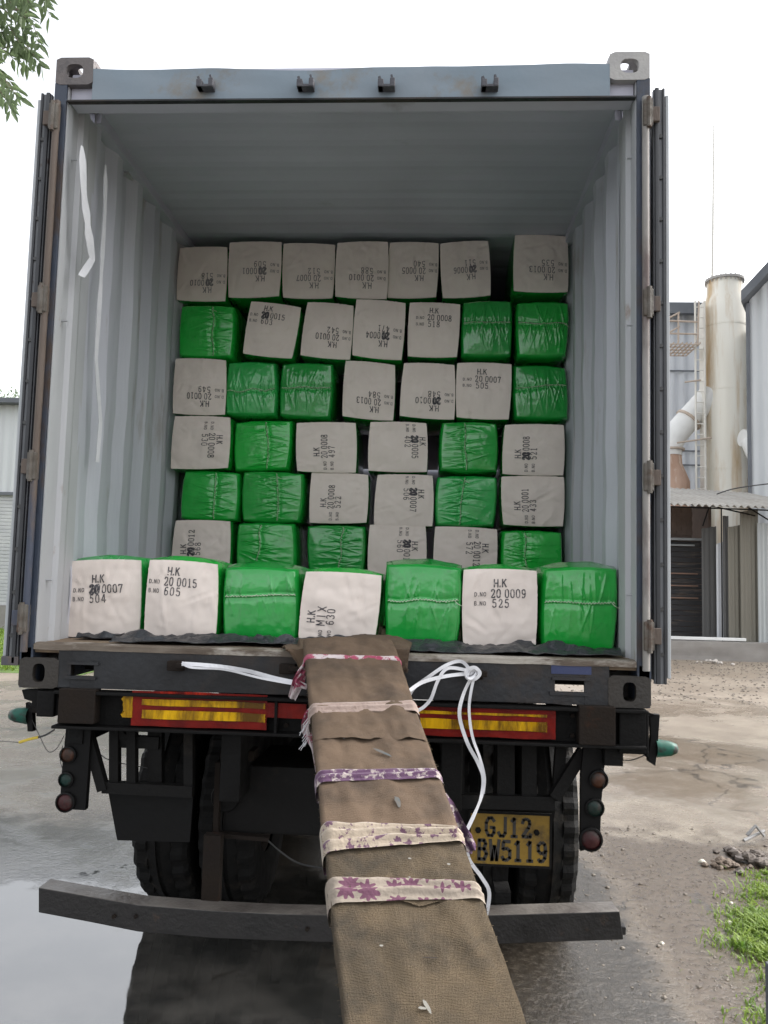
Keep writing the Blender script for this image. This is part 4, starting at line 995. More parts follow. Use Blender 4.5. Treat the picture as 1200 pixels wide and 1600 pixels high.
def band(yl0, yl1, yr0, yr1, mat, label, lift=.02, folds=3, sd=0, FO=.004):
    sl0, sl1, sr0, sr1 = s_at(yl0), s_at(yl1), s_at(yr0), s_at(yr1)
    mb = MB(); NU = 46; NV = 14
    def fn(a, b_):
        u = -1.06+2.12*a
        t0 = sl0+(sr0-sl0)*a; t1 = sl1+(sr1-sl1)*a; s = t0+(t1-t0)*b_ + .004*noise.noise(Vector((a*7, b_*1.2, sd)))
        fold = FO*math.sin(b_*math.pi*2*folds+2*noise.noise(Vector((a*3, sd, 1))))+.003*noise.noise(Vector((a*9, b_*9, sd)))
        e = math.sin(math.pi*b_)**.5 if 0 < b_ < 1 else 0
        h = lift*.62+lift*.38*e+fold*e
        edge = max(0, (abs(u)-.93)/.13); h -= .02*edge**2
        return rp(s, u, h)
    mb.grid(fn, NU, NV)
    # sides and underside
    for sg in (-1, 1):
        def fs(a, b_):
            q = (1+sg)/2
            t0 = sl0+(sr0-sl0)*q; t1 = sl1+(sr1-sl1)*q; s = t0+(t1-t0)*b_
            top = lift*.62-.02+.003*math.sin(b_*12)
            return rp(s, sg*(1.06+.02*math.sin(a*3.1)), top+(-TH-.01-top)*a)
        mb.grid(fs, 6, 8)
    mb.grid(lambda a, b_: rp(sl0+(sr0-sl0)*a+((sl1-sl0)+((sr1-sr0)-(sl1-sl0))*a)*b_, -1.06+2.12*a, -TH-.01), 4, 2)
    o = obj('tie_band', mb, mat, ramp, smooth='all'); o['label'] = label; return o
band(1024, 1030, 1028, 1033, C1, 'thin pink and white cloth tie near the top of the ramp', .018, 1, 1, .001)
band(1103, 1118, 1098, 1112, C2, 'plain dusty pink cloth tie', .020, 2, 2)
band(1207, 1226, 1205, 1219, C3, 'purple cloth tie with white flecks', .016, 2, 3)
band(1290, 1338, 1299, 1320, C4, 'cream cloth tie with thin purple marks, bunched in folds', .020, 3, 4, .008)
band(1377, 1420, 1385, 1412, C5, 'wide cream cloth tie printed with purple flowers', .016, 2, 5, .006)
def tail(pts, Y, ws, mat, name, parent, twist=0, sd=0):
    P_ = [at(x, y, Y if not isinstance(Y, list) else Y[i]) for i, (x, y) in enumerate(pts)]; out = []; wo_ = []
    for i in range(len(P_)-1):
        p0, p1, p2, p3 = P_[max(i-1, 0)], P_[i], P_[i+1], P_[min(i+2, len(P_)-1)]
        for k in range(6):
            t = k/6; out.append(.5*((2*p1)+(p2-p0)*t+(2*p0-5*p1+4*p2-p3)*t*t+(3*p1-p0-3*p2+p3)*t**3)); wo_.append(ws[i]+(ws[i+1]-ws[i])*t)
    out.append(P_[-1]); wo_.append(ws[-1]); mb = MB(); K = 9; v = []; f = []
    for i, p in enumerate(out):
        t = (out[min(i+1, len(out)-1)]-out[max(i-1, 0)]).normalized(); sd2 = t.cross(Vector((0, 1, 0)))
        if sd2.length < .05: sd2 = Vector((1, 0, 0))
        sd2.normalize()
        for k in range(K):
            a = -1+2*k/(K-1)
            v.append(p+sd2*a*wo_[i]/2+Vector((0, -1, 0))*(.010*math.cos(a*5+i*.35+sd)+.006*noise.noise(Vector((i*.4, a*3, sd)))))
    for i in range(len(out)-1):
        for k in range(K-1): f.append((i*K+k, i*K+k+1, (i+1)*K+k+1, (i+1)*K+k))
    n_ = len(v); v += [q+Vector((0, .003, 0)) for q in v]; f += [tuple(reversed([q+n_ for q in g_])) for g_ in f[:]]
    mb.add(v, f); return obj(name, mb, mat, parent, smooth='all')
tail([(489, 1026), (474, 1046), (466, 1066), (456, 1092)], [-.16, -.17, -.18, -.18], [.018, .03, .042, .03], C1, 'tie_tail', ramp, sd=1)
tail([(470, 1052), (464, 1066), (480, 1074)], -.19, [.02, .03, .02], C1, 'tie_tail', ramp, sd=5)
tail([(492, 1104), (483, 1118), (480, 1140), (490, 1170), (496, 1205)], [-.26, -.27, -.28, -.3, -.32], [.02, .034, .04, .02, .012], C1, 'tie_tail', ramp, sd=2)
mb = MB()
for k in range(14):
    p = at(476+random.uniform(-1, 10), 1122+k*3, -.285); mb.tube([p, p+Vector((-.012-random.random()*.012, -.004, -.018-random.random()*.02))], .0012, 4)
obj('tie_fringe', mb, STRAP, ramp)
tail([(688, 1242), (700, 1262), (716, 1290), (727, 1312), (741, 1329)], [-.52, -.53, -.55, -.56, -.57], [.03, .045, .042, .05, .022], C3, 'tie_tail', ramp, sd=3)
tail([(514, 1295), (511, 1320), (514, 1338)], [-.60, -.62, -.64], [.015, .02, .015], C4, 'tie_tail', ramp, sd=4)

mb = MB()
for k in range(420):
    s_ = rt_.uniform(s0, Ls+.4); sg = rt_.choice((-1, 1)); p = rp(s_, sg*1.015, rt_.uniform(-.03, .004)); mb.tube([p, p+sidev*sg*rt_.uniform(.003, .010)+dirv*rt_.uniform(-.008, .008)+nrmv*rt_.uniform(-.006, .004)], .0006, 3)
fz_ = obj('loose_fibre', mb, BURLAP_D, ramp); fz_['kind'] = 'stuff'
# marks on the burlap
BLUEMK = pm('faded_blue_paint_mark', (.07, .085, .09), (.11, .095, .08), 60, .9); PALEMK = pm('pale_droppings', (0.2520, 0.2400, 0.2100), (0.1800, 0.1680, 0.1440), 50, .9); DARKMK = pm('dark_tear', (0.0300, 0.0210, 0.0150), (0.0180, 0.0132, 0.0096), 40, .9)
def mark(px, py, ln_, wd_, an_, m_, lift):
    c_ = onplane(px, py); s_0 = (c_-cen_t).dot(dirv); u0 = (c_-cen_t-dirv*s_0).dot(sidev)/(hw0+(hw1-hw0)*s_0/Ls); n_ = 14; v = []
    for k in range(n_):
        a = 2*math.pi*k/n_; r_ = 1+.5*noise.noise(Vector((math.cos(a)*1.5, math.sin(a)*1.5, px)))
        dx, dy = math.cos(a)*ln_*r_, math.sin(a)*wd_*r_; v.append(rp(s_0+dx*math.sin(an_)+dy*math.cos(an_), u0+(dx*math.cos(an_)-dy*math.sin(an_))/hw0, lift))
    obj('stain_mark', MB().add(v, [tuple(range(n_))]), m_, ramp)
mark(598, 1180, .030, .006, .7, BLUEMK, .0125); mark(621, 1256, .022, .007, 1.5, BLUEMK, .0125); mark(667, 1578, .016, .004, 1.3, PALEMK, .0085); mark(660, 1582, .007, .004, .2, PALEMK, .0085)
for q in ((640, 1345, .004), (700, 1348, .004), (596, 1490, .004), (640, 1375, .003), (537, 1162, .003), (662, 1376, .004)): mark(q[0], q[1], q[2], q[2]*.7, 0, PALEMK, .0105)
mark(672, 1500, .014, .0022, .05, DARKMK, .0095)
# burlap sack draped over the sill under the top of the ramp
mb = MB()
def sack(a, b_):
    # outline in pixels at sill: left edge (447,1010)->(470,1050); right edge (640,1020)->(628,1055)
    x = 447+(640-447)*a
    bump_ = math.sin(math.pi*a)
    ytop = 994+3*math.sin(a*7)+ (10*(1-a) if a < .12 else 0) + (8*(a-.88)/.12 if a > .88 else 0)
    ylow = [1018, 1052, 1058, 1056, 1052, 1050, 1050, 1052, 1060, 1062, 1048][min(10, int(a*10))]
    fr = a*10-int(a*10); nx = [1018, 1052, 1058, 1056, 1052, 1050, 1050, 1052, 1060, 1062, 1040, 1040][min(11, int(a*10)+1)]
    ylow = ylow+(nx-ylow)*fr + 4*noise.noise(Vector((a*30, 0, 0)))
    if b_ < .5:
        t = b_/.5; Y = .16-.20*t; y = ytop+(1014-ytop)*t*(1 if True else 0)
        if a < .1: y = max(y, 1004+6*(.1-a)*10)
    else:
        t = (b_-.5)/.5; Y = -.04-.035*t*(.6+.4*noise.noise(Vector((a*6, 2, 0)))); y = 1014+(ylow-1014)*t
    x2 = x + (14*(b_-.5) if a < .5 else -8*(b_-.5))*abs(a-.5)*2
    p = at(x2, y, Y); p.z += .006*fbm((a*9, b_*4, 0), 3); p.y -= .012*abs(noise.noise(Vector((a*8, b_*3, 2))))
    return p
mb.grid(sack, 60, 28, (0, .006, -.006))
sk = tag(obj('burlap_sack', mb, BURLAP, None, smooth=True), 'frayed brown burlap sack lying over the container sill under the ramp top', 'sack')
mb = MB()
for k in range(90):
    a = random.uniform(.84, 1.0); p = sack(a, 1.0); d = Vector((random.uniform(-.004, .014), random.uniform(-.012, 0), -random.uniform(.006, .02)))
    mb.tube([p, p+d], .0008, 3)
obj('frayed_thread', mb, BURLAP, sk)

# ------------------------------------------------------------------ white straps
def spline(P_, n=7):
    out = []
    for i in range(len(P_)-1):
        p0, p1, p2, p3 = P_[max(i-1, 0)], P_[i], P_[i+1], P_[min(i+2, len(P_)-1)]
        for k in range(n):
            t = k/n; out.append(.5*((2*p1)+(p2-p0)*t+(2*p0-5*p1+4*p2-p3)*t*t+(3*p1-p0-3*p2+p3)*t**3))
    out.append(P_[-1]); return out
def strap(mb, pts, Y, wd=.012, sdv=None, seed=0):
    P_ = [at(x, y, Y if not isinstance(Y, list) else Y[i]) for i, (x, y) in enumerate(pts)]; out = spline(P_)
    sides = []
    for i in range(len(out)):
        t = (out[min(i+1, len(out)-1)]-out[max(i-1, 0)]).normalized(); s_ = t.cross(Vector((0, 1, 0)))
        if s_.length < .01: s_ = Vector((1, 0, 0))
        s_.normalize(); a = .9*noise.noise(Vector((i*.10, seed, 0)))+.1
        sides.append(s_*math.cos(a)+Vector((0, 1, 0))*math.sin(a))
        if len(sides) > 1 and sides[-1].dot(sides[-2]) < 0: sides[-1] = -sides[-1]
    mb.ribbon(out, wd*1.05, sides, .0010)
mb = MB(); strap(mb, [(284, 1037), (330, 1040), (385, 1048), (430, 1060), (470, 1068)], [-.065, -.07, -.09, -.13, -.17], .015, seed=1)
strap(mb, [(284, 1036), (300, 1043), (350, 1046), (410, 1060), (465, 1070)], [-.068, -.08, -.095, -.13, -.172], .008, seed=4)
tag(obj('plastic_strap', mb, STRAP, None), 'short white strap stretched from the left sill hook to the pink tie', 'strap', 'white straps tying the ramp to the container')
mb = MB()
strap(mb, [(634, 1084), (660, 1066), (700, 1056), (738, 1052)], [-.17, -.12, -.09, -.07], .013, seed=2)
strap(mb, [(738, 1052), (722, 1034), (700, 1038), (672, 1056), (646, 1076), (638, 1098), (652, 1110), (672, 1094), (684, 1064), (700, 1044), (732, 1048)], [-.075, -.08, -.09, -.1, -.1, -.1, -.11, -.1, -.1, -.09, -.075], .012, seed=3)
strap(mb, [(738, 1056), (724, 1085), (718, 1118), (730, 1160), (746, 1190), (755, 1215), (752, 1245), (740, 1275), (728, 1300)], [-.075, -.08, -.09, -.09, -.09, -.09, -.1, -.12, -.14], .013, seed=5)
strap(mb, [(742, 1054), (736, 1080), (733, 1110), (738, 1150), (750, 1185), (757, 1215), (755, 1240)], [-.075, -.085, -.085, -.085, -.085, -.085, -.09], .010, seed=6)
strap(mb, [(728, 1300), (732, 1340), (752, 1370), (764, 1392), (762, 1420), (756, 1440)], [-.14, -.1, -.08, -.06, -.05, -.04], .013, seed=7)
# knot
kc = at(737, 1053, -.085)
for a_ in (0, .9, 2.1, 2.8): mb.ribbon([kc+Vector((.019*math.cos(a_+t_*.9)*(1+.2*math.sin(a_*5+t_)), -.010*math.sin(t_)-.004*a_, .015*math.sin(a_+t_*1.1))) for t_ in [q_*.45 for q_ in range(14)]], .011, Vector((math.sin(a_)*.6, -.7, math.cos(a_))), .0015)
strap(mb, [(728, 1046), (742, 1043), (750, 1052), (742, 1061), (730, 1059), (728, 1046)], -.1, .012, seed=8)
tag(obj('plastic_strap', mb, STRAP, None), 'long looped white strap knotted on the sill hook right of the ramp', 'strap', 'white straps tying the ramp to the container')

# ------------------------------------------------------------------ right background
PLINTH = pm('plinth_concrete', (.22, .205, .19), (.29, .275, .255), 2.5, .8, .9, .25, 14, c3=(.22, .20, .18), c3scale=1.2, c3lim=(.55, .75))
def sheet_mat(name, c, rust, rl=(.6, .75)):
    return pm(name, c, tuple(x*1.12 for x in c), 1.3, .55, .75, .1, 20, c3=rust, c3scale=.8, c3lim=rl, stretch=(3, 3, .35))
PALEBLUE = sheet_mat('pale_blue_grey_sheet', (0.5227, 0.5405, 0.5643), (0.4039, 0.4099, 0.4277))  # base colour lightened, background haze is put into it
PALESHEET = sheet_mat('pale_sheet', (.34, .36, .36), (.25, .25, .23))
TANSHEET = sheet_mat('dusty_tan_sheet', (.17, .16, .13), (.13, .115, .085))
GREYSHEET = sheet_mat('dark_grey_sheet', (.08, .08, .078), (.06, .053, .046))
WHITESH = sheet_mat('white_cladding_sheet', (.50, .52, .53), (.42, .42, .40))
DARKROOF = pm('dark_roof_trim', (.10, .11, .125), (.14, .15, .165), 2, .7)
def corr_sheet(mb, p0, p1, z0f, z1f, pitch=.12, dep=.025, th=.004, n_z=1):
    """vertical corrugated sheet from p0 to p1 (xy); z0f,z1f heights as function of t"""
    p0 = Vector((p0[0], p0[1], 0)); p1 = Vector((p1[0], p1[1], 0)); L_ = (p1-p0).length; d = (p1-p0)/L_; nn = Vector((d.y, -d.x, 0))
    n = max(4, int(L_/pitch*6)); v = []
    for i in range(n+1):
        t = i/n; o = nn*dep/2*math.sin(t*L_/pitch*2*math.pi); q = p0+d*L_*t+o
        v += [Vector((q.x, q.y, z0f(t))), Vector((q.x, q.y, z1f(t)))]
    m_ = len(v); v += [q-nn*th for q in v]
    f = [(2*i, 2*i+2, 2*i+3, 2*i+1) for i in range(n)]; f += [tuple(reversed([q+m_ for q in g_])) for g_ in f[:]]
    f += [(2*i+1, 2*i+3, m_+2*i+3, m_+2*i+1) for i in range(n)]+[(0, 1, m_+1, m_), (2*n, m_+2*n, m_+2*n+1, 2*n+1)]
    mb.add(v, f)
Yp = 16.4
pt = at(1100, 1003, Yp).z
mb = MB()
def plf(a, b_):
    x = 4.2+10*a; return (x, Yp+.02*noise.noise(Vector((x, b_*2, 0))), pt*b_+.01*noise.noise(Vector((x*3, 0, 0)))*b_)
mb.grid(plf, 80, 8, (0, 6.0, 0)); tag(obj('concrete_plinth', mb, PLINTH, None), 'low weathered concrete plinth in front of the tin shed', 'plinth')
mb = MB(); a = at(1043, 992, Yp+.4); b_ = at(1165, 998, Yp+.4); mb.box((5.2, Yp+.35, pt+.02), (b_.x, Yp+.45, pt+.09), .01)
tag(obj('white_beam', mb, pm('white_painted_beam', (.72, .72, .70), (.8, .8, .78), 4, .6), None), 'white painted beam lying along the plinth edge', 'beam')
# tin fence sheets
def sheet(x0, yt0, x1, yt1, yb, Y, mat, label, pitch=.11):
    a = at(x0, yt0, Y); b_ = at(x1, yt1, Y); mb = MB()
    corr_sheet(mb, (a.x, Y), (b_.x, Y), lambda t: pt+.005, lambda t: a.z+(b_.z-a.z)*t+.02*noise.noise(Vector((t*4, x0, 0))), pitch)
    tag(obj('tin_sheet', mb, mat, None, smooth=True), label, 'tin sheet', 'upright corrugated tin sheets fencing the shed')
sheet(1096, 826, 1119, 822, 995, 17.3, GREYSHEET, 'dark grey tin sheet just left of the gap in the fence', .12)
sheet(1119, 850, 1131, 846, 995, 17.1, PALEBLUE, 'narrow bluish tin sheet, lowest in the fence', .12)
sheet(1129, 806, 1138, 806, 995, 17.0, GREYSHEET, 'narrow dark tall tin strip between the low bluish sheet and the tan one', .12)
sheet(1137, 824, 1158, 820, 997, 16.95, TANSHEET, 'tan corrugated tin sheet beside the tall brown one', .10)
sheet(1156, 800, 1184, 795, 999, 16.85, TANSHEET, 'tallest brownish tin sheet in the fence', .10)
sheet(1183, 817, 1290, 822, 1003, 16.75, PALESHEET, 'pale wide corrugated tin sheet at the right end of the fence', .10)
# shed: dark slatted front, brick pier, asbestos roof
SLAT = pm('sooty_slat_metal', (0.0140, 0.0147, 0.0168), (0.0280, 0.0280, 0.0301), 1.5, .6, .8, .2, 20, c3=(0.0910, 0.0700, 0.0560), c3scale=3, c3lim=(.55, .68), stretch=(.5, 1, 4))
BRICK = pm('sooty_brick', (.11, .08, .065), (.15, .11, .09), 5, .85, .95, .4, 30)
shed = thing('tin_shed', 'small sooty shed with a slatted front and corrugated cement roof', 'shed', (7, 18.5, 0))
mb = MB(); x0, x1 = at(1040, 900, 18).x-1.5, at(1113, 900, 18).x; zt_ = at(1080, 845, 18).z
z = pt
while z < zt_-.01:
    h_ = .13; mb.box((x0, 18+.012*math.sin(z*40), z+.006), (x1, 18.08, min(z+h_, zt_)), .01); z += h_+.004
obj('slatted_front', mb, SLAT, shed)
mb = MB(); 
RSTR = pm('rusty_strip', (.22, .13, .09), (.16, .11, .09), 4, .8)
for k in range(3):
    zz = at(1060, 935-k*19, 17.98).z; obj('rusty_strip', MB().box((x0+.9, 17.955, zz), (at(1090, 900, 18).x, 17.975, zz+.035)), RSTR, shed)
mb = MB(); xb0, xb1 = x0, at(1082, 820, 18.2).x; zb0, zb1 = zt_+.03, at(1080, 793, 18.2).z
rws = 7; hh = (zb1-zb0)/rws
for r_ in range(rws):
    x = xb0-(.12 if r_ % 2 else 0)
    while x < xb1-.05: mb.box((max(x, xb0), 18.2, zb0+r_*hh+.008), (min(x+.23, xb1), 18.4, zb0+(r_+1)*hh-.004)); x += .245
mb.box((xb0+.01, 18.215, zb0), (xb1-.01, 18.39, zb1)); obj('brick_wall', mb, BRICK, shed)
mb = MB(); mb.box((x0, 18.3, pt), (x1+3.4, 20.8, pt+.02)); mb.box((x1-.05, 18.1, pt+.02), (x1+.02, 20.8, zb0+1)); mb.box((x0, 20.7, pt+.02), (x1, 20.8, zb0+1)); obj('shed_wall', mb, BRICK, shed)
mb = MB(); a = at(1045, 838, 17.9); b_ = at(1098, 845, 17.9); mb.box((a.x-1, 17.85, b_.z), (b_.x, 17.99, b_.z+.06)); mb.box((a.x-1, 17.9, b_.z-.14), (b_.x-.2, 17.99, b_.z-.1)); obj('lintel_bar', mb, pm('grey_lintel', (.3, .32, .33), (.2, .21, .22), 3, .6), shed)
ASB = pm('weathered_cement_roof', (.28, .265, .24), (.37, .355, .325), 1.2, .85, .95, .2, 12, c3=(.27, .25, .22), c3scale=2, c3lim=(.5, .7))
mb = MB(); rl = at(1030, 786, 16.1); rr_ = at(1215, 794, 16.1); bk = at(1060, 763, 18.8)
def roofs(a_, b2):
    x = rl.x-1+(rr_.x+1-rl.x+1)*a_; y = 16.1+4.4*b2
    z = rl.z+(rr_.z-rl.z)*a_ + (bk.z-rl.z)/2.7*4.4*b2*.9 + .03*math.sin(x/.16*2*math.pi) - .15*b2*a_
    return (x, y, z)
mb.grid(roofs, 220, 10, (0, 0, -.012)); obj('roof', mb, ASB, shed, smooth=True)
mb = MB()
for x, yy in ((1127, 16.9), (1290, 16.6), (1030, 16.9)):
    p = at(x, 800, yy); obj('roof_post', MB().tube([(p.x, yy, pt), (p.x, yy, rl.z-.02)], .016, 8), DGREY, shed)
for (x0_, y0_, x1_, y1_) in ((1110, 790, 1180, 806), (1168, 792, 1200, 812), (1098, 822, 1108, 792)):
    obj('roof_brace', MB().tube([at(x0_, y0_, 16.75), at(x1_, y1_, 16.75)], .018, 6), DGREY, shed)
mb.tube([(rl.x-.5, 16.25, rl.z-.05), (rr_.x+.5, 16.25, rr_.z-.05)], .018, 6)
obj('roof_purlin', mb, DGREY, shed)
# tall corrugated building behind
bld = thing('factory_building', 'tall pale blue corrugated factory wall behind the chimney', 'building', (12, 32, 0))
Yb = 30
a = at(1000, 490, Yb); b_ = at(1185, 488, Yb); mb = MB()
corr_sheet(mb, (a.x-3, Yb), (b_.x+2, Yb), lambda t: 0, lambda t: a.z, .42, .10, .02); obj('wall', mb, PALEBLUE, bld, smooth=True)
mb = MB(); mb.box((a.x-3, Yb+.15, 0), (b_.x+2, Yb+8, a.z-.1)); obj('inner_wall', mb, PALEBLUE, bld)
fz = at(1070, 472, Yb-.6).z; mb = MB(); mb.box((a.x-3.2, Yb-.6, at(1070, 489, Yb-.6).z), (b_.x+2, Yb-.3, fz)); mb.box((a.x-3.2, Yb-.3, fz-.12), (b_.x+2, Yb+8.2, fz)); obj('roof', mb, DARKROOF, bld)
mb = MB()
for yy in (580, 705, 727): p = at(1050, yy, Yb-.1); obj('girt', MB().box((a.x-3, Yb-.10, p.z), (b_.x+1, Yb-.06, p.z+.05)), DARKROOF, bld)
# chimney tower
CHIM = pm('rust_streaked_cream_tower_paint', (0.7484, 0.7144, 0.6237), (0.8618, 0.8392, 0.7598), 1.0, .6, .75, .1, 10, c3=(0.4990, 0.3289, 0.1474), c3scale=.9, c3lim=(.47, .66), stretch=(1.6, 1.6, .16))
PALEM = pm('pale_tower_metal', (.66, .64, .58), (.72, .70, .64), 2, .6)
Yc = 24
cl_ = at(1101, 600, Yc); cr_ = at(1166, 600, Yc); cx_ = (cl_.x+cr_.x)/2; cr0 = (cr_.x-cl_.x)/2; ctz = at(1132, 437, Yc).z
chim = thing('chimney_tower', 'thick cream chimney tower with brown rust streaks and flanged top', 'chimney', (cx_, Yc, 0))
neck = at(1135, 480, Yc).z
mb = MB(); mb.lathe([(cr0, 0), (cr0, neck), (cr0*.86, neck+.35), (cr0*.82, ctz), (cr0*.70, ctz), (cr0*.7, ctz-1)], (cx_, Yc, 0), 'z', 48)
obj('shaft', mb, CHIM, chim, smooth=True)
mb = MB(); mb.lathe([(cr0*.82, ctz-.10), (cr0*.93, ctz-.10), (cr0*.93, ctz-.02), (cr0*.82, ctz-.02)], (cx_, Yc, 0), 'z', 48)
for k in range(24):
    an = 2*math.pi*k/24; mb.tube([(cx_+cr0*.88*math.cos(an), Yc+cr0*.88*math.sin(an), ctz-.18), (cx_+cr0*.88*math.cos(an), Yc+cr0*.88*math.sin(an), ctz+.02)], .02, 5)
obj('flange', mb, pm('grey_flange', (.35, .34, .32), (.42, .4, .38), 4, .7), chim)
mb = MB()
for yy in (512, 612, 735):
    z = at(1132, yy, Yc).z; obj('weld_ring', MB().lathe([(cr0*1.0, z-.03), (cr0*1.012, z-.03), (cr0*1.012, z+.03), (cr0*1.0, z+.03)], (cx_, Yc, 0), 'z', 40), CHIM, chim, smooth=True)
mb = MB(); lx0, lx1 = at(1087, 600, Yc-.6).x, at(1101, 600, Yc-.6).x
for x in (lx0, lx1): mb.tube([(x, Yc-.6, 0), (x, Yc-.6, at(1095, 470, Yc-.6).z)], .035, 6)
z = .3
while z < at(1095, 472, Yc-.6).z: mb.tube([(lx0, Yc-.6, z), (lx1, Yc-.6, z)], .018, 5); z += .35
mb.box((lx1+.0, Yc-.5, 0), (lx1+.08, Yc-.1, at(1095, 480, Yc).z)); obj('ladder', mb, PALEM, chim)
# platform with grating and rails
PIPEM = pm('rusty_rail_pipe', (.42, .34, .27), (.5, .42, .35), 4, .7)
mb = MB(); 
for (x0_, y0_, x1_, y1_) in ((1043, 501, 1090, 503), (1043, 521, 1092, 522), (1060, 488, 1060, 535), (1043, 498, 1062, 488), (1043, 521, 1062, 510), (1092, 470, 1090, 540), (1070, 597, 1095, 594), (1058, 692, 1112, 684)):
    mb.tube([at(x0_, y0_, Yc-.7), at(x1_, y1_, Yc-.7)], .03, 6)
obj('guard_rail', mb, PIPEM, chim); mb = MB(); p0 = at(1046, 538, Yc-.8); p1 = at(1092, 534, Yc-.8)
for k in range(12):
    x = p0.x-.6+(p1.x-p0.x+.6)*k/11; mb.box((x, Yc-.9, p0.z), (x+.03, Yc+.5, p0.z+.05))
for k in range(5):
    y = Yc-.9+k*.34; mb.box((p0.x-.6, y, p0.z-.03), (p1.x, y+.03, p0.z))
obj('platform', mb, PIPEM, chim)
# mast
mb = MB(); m0 = at(1113, 440, Yc-.2); m1 = at(1116, 130, Yc-.2); mb.tube([(m0.x-.02, Yc-.2, 0), m0, m1], [.05, .045, .018], 8); q = at(1115, 320, Yc-.2)
mb.tube([q+Vector((-.05, 0, 0)), q+Vector((.25, 0, .08))], .012, 5)
tag(obj('antenna_mast', mb, PALEM, None), 'very thin tall mast rising beside the chimney top', 'mast')
# duct
WHITEM = pm('white_duct_metal', (.68, .68, .66), (.76, .76, .74), 3, .45, .6)
Yd = 24.0
dct = thing('exhaust_duct', 'slanting white duct pipe joining a rusty cone to the chimney', 'duct', (at(1055, 760, Yd).x, Yd, 0))
mb = MB(); P_ = [at(1046, 712, Yd), at(1047, 696, Yd), at(1057, 677, Yd), at(1088, 642, Yd), at(1112, 616, Yd)]
mb.tube(spline(P_, 5), .40, 24); obj('duct_pipe', mb, WHITEM, dct, smooth=True)
mb = MB(); pr1 = at(1076, 656, Yd); dd = (P_[3]-P_[2]).normalized(); mb.tube([pr1-dd*.04, pr1+dd*.04], .46, 24); obj('duct_flange', mb, PIPEM, dct); mb = MB(); mb.lathe([(.4, 0), (.48, 0), (.48, .06), (.4, .06)], at(1046, 704, Yd), 'z', 24); obj('duct_flange', mb, PIPEM, dct)
ztop = at(1046, 706, Yd).z; xc_ = at(1047, 740, Yd).x; mb = MB(); mb.lathe([(.36, ztop), (.38, ztop-.4), (.62, ztop-1.0), (.62, 0)], (xc_, Yd, 0), 'z', 32)
obj('rusty_cone', mb, pm('rusty_cone_metal', (.38, .24, .17), (.48, .33, .25), 2, .8, .9, .2, 20, c3=(.6, .5, .42), c3scale=3, c3lim=(.58, .7), stretch=(2, 2, .4)), dct, smooth=True)
# right hand white building with sloping roof edge
Yr = 21
rb = thing('white_gabled_building', 'white clad building with dark sloping roof edge at the right of the photo', 'building', (15, 24, 0))
RA = R(27); fd = Vector((math.cos(RA), -math.sin(RA), 0)); sdir = Vector((math.sin(RA), math.cos(RA), 0)); fn_ = Vector((-sdir.x, -sdir.y, 0))
corner = at(1172, 600, Yr); corner.z = 0
def onfac(px, py, off=0.):
    d = ray(px, py); t = ((corner+fn_*off-CP).dot(fn_))/d.dot(fn_); return CP+d*t
e0 = onfac(1172, 470); e1 = onfac(1200, 440); sl_ = (e1.z-e0.z)/((e1-e0).dot(fd))
mb = MB(); fe = corner+fd*8
corr_sheet(mb, (corner.x, corner.y), (fe.x, fe.y), lambda t: 0, lambda t: e0.z+sl_*8*t, .30, .04, .02); obj('wall', mb, WHITESH, rb, smooth=True)
mb = MB(); v = []
for q in (corner+sdir*.1, corner+sdir*10, fe+sdir*10, fe+sdir*.1):
    zz = e0.z+sl_*(q-corner).dot(fd); v += [(q.x, q.y, 0), (q.x, q.y, zz)]
mb.add(v, [(0, 1, 3, 2), (2, 3, 5, 4), (4, 5, 7, 6), (6, 7, 1, 0), (1, 7, 5, 3)]); obj('side_wall', mb, PALEBLUE, rb)
mb = MB(); v = []
for s_ in (-.16, 10):
    for hh_ in (.01, .34):
        for yy in (-.5, 10): v.append(corner+fd*s_+sdir*yy+Vector((0, 0, e0.z+sl_*s_+hh_)))
mb.add(v, [(0, 1, 3, 2), (4, 6, 7, 5), (0, 4, 5, 1), (2, 3, 7, 6), (0, 2, 6, 4), (1, 5, 7, 3)]); obj('roof', mb, DARKROOF, rb)
p_ = corner-fd*.03-sdir*.08
mb = MB(); mb.tube([(p_.x, p_.y, 0), (p_.x, p_.y, e0.z-.1)], .06, 8); obj('drain_pipe', mb, DARKROOF, rb)
mb = MB(); P_ = [at(1160, 684, Yc-1.2), at(1170, 688, Yc-1.2), at(1182, 712, Yc-1.6)]; mb.tube(spline(P_, 4), .27, 20); obj('side_duct', mb, WHITEM, chim, smooth=True)
mb = MB(); P_ = [at(1120, 772, 17), at(1150, 763, 17), at(1210, 755, 17), at(1300, 748, 17)]; mb.tube(spline(P_, 5), .015, 5)
tag(obj('overhead_cable', mb, WIRE, None), 'thin dark cable sagging above the cement roof at the right edge', 'cable')

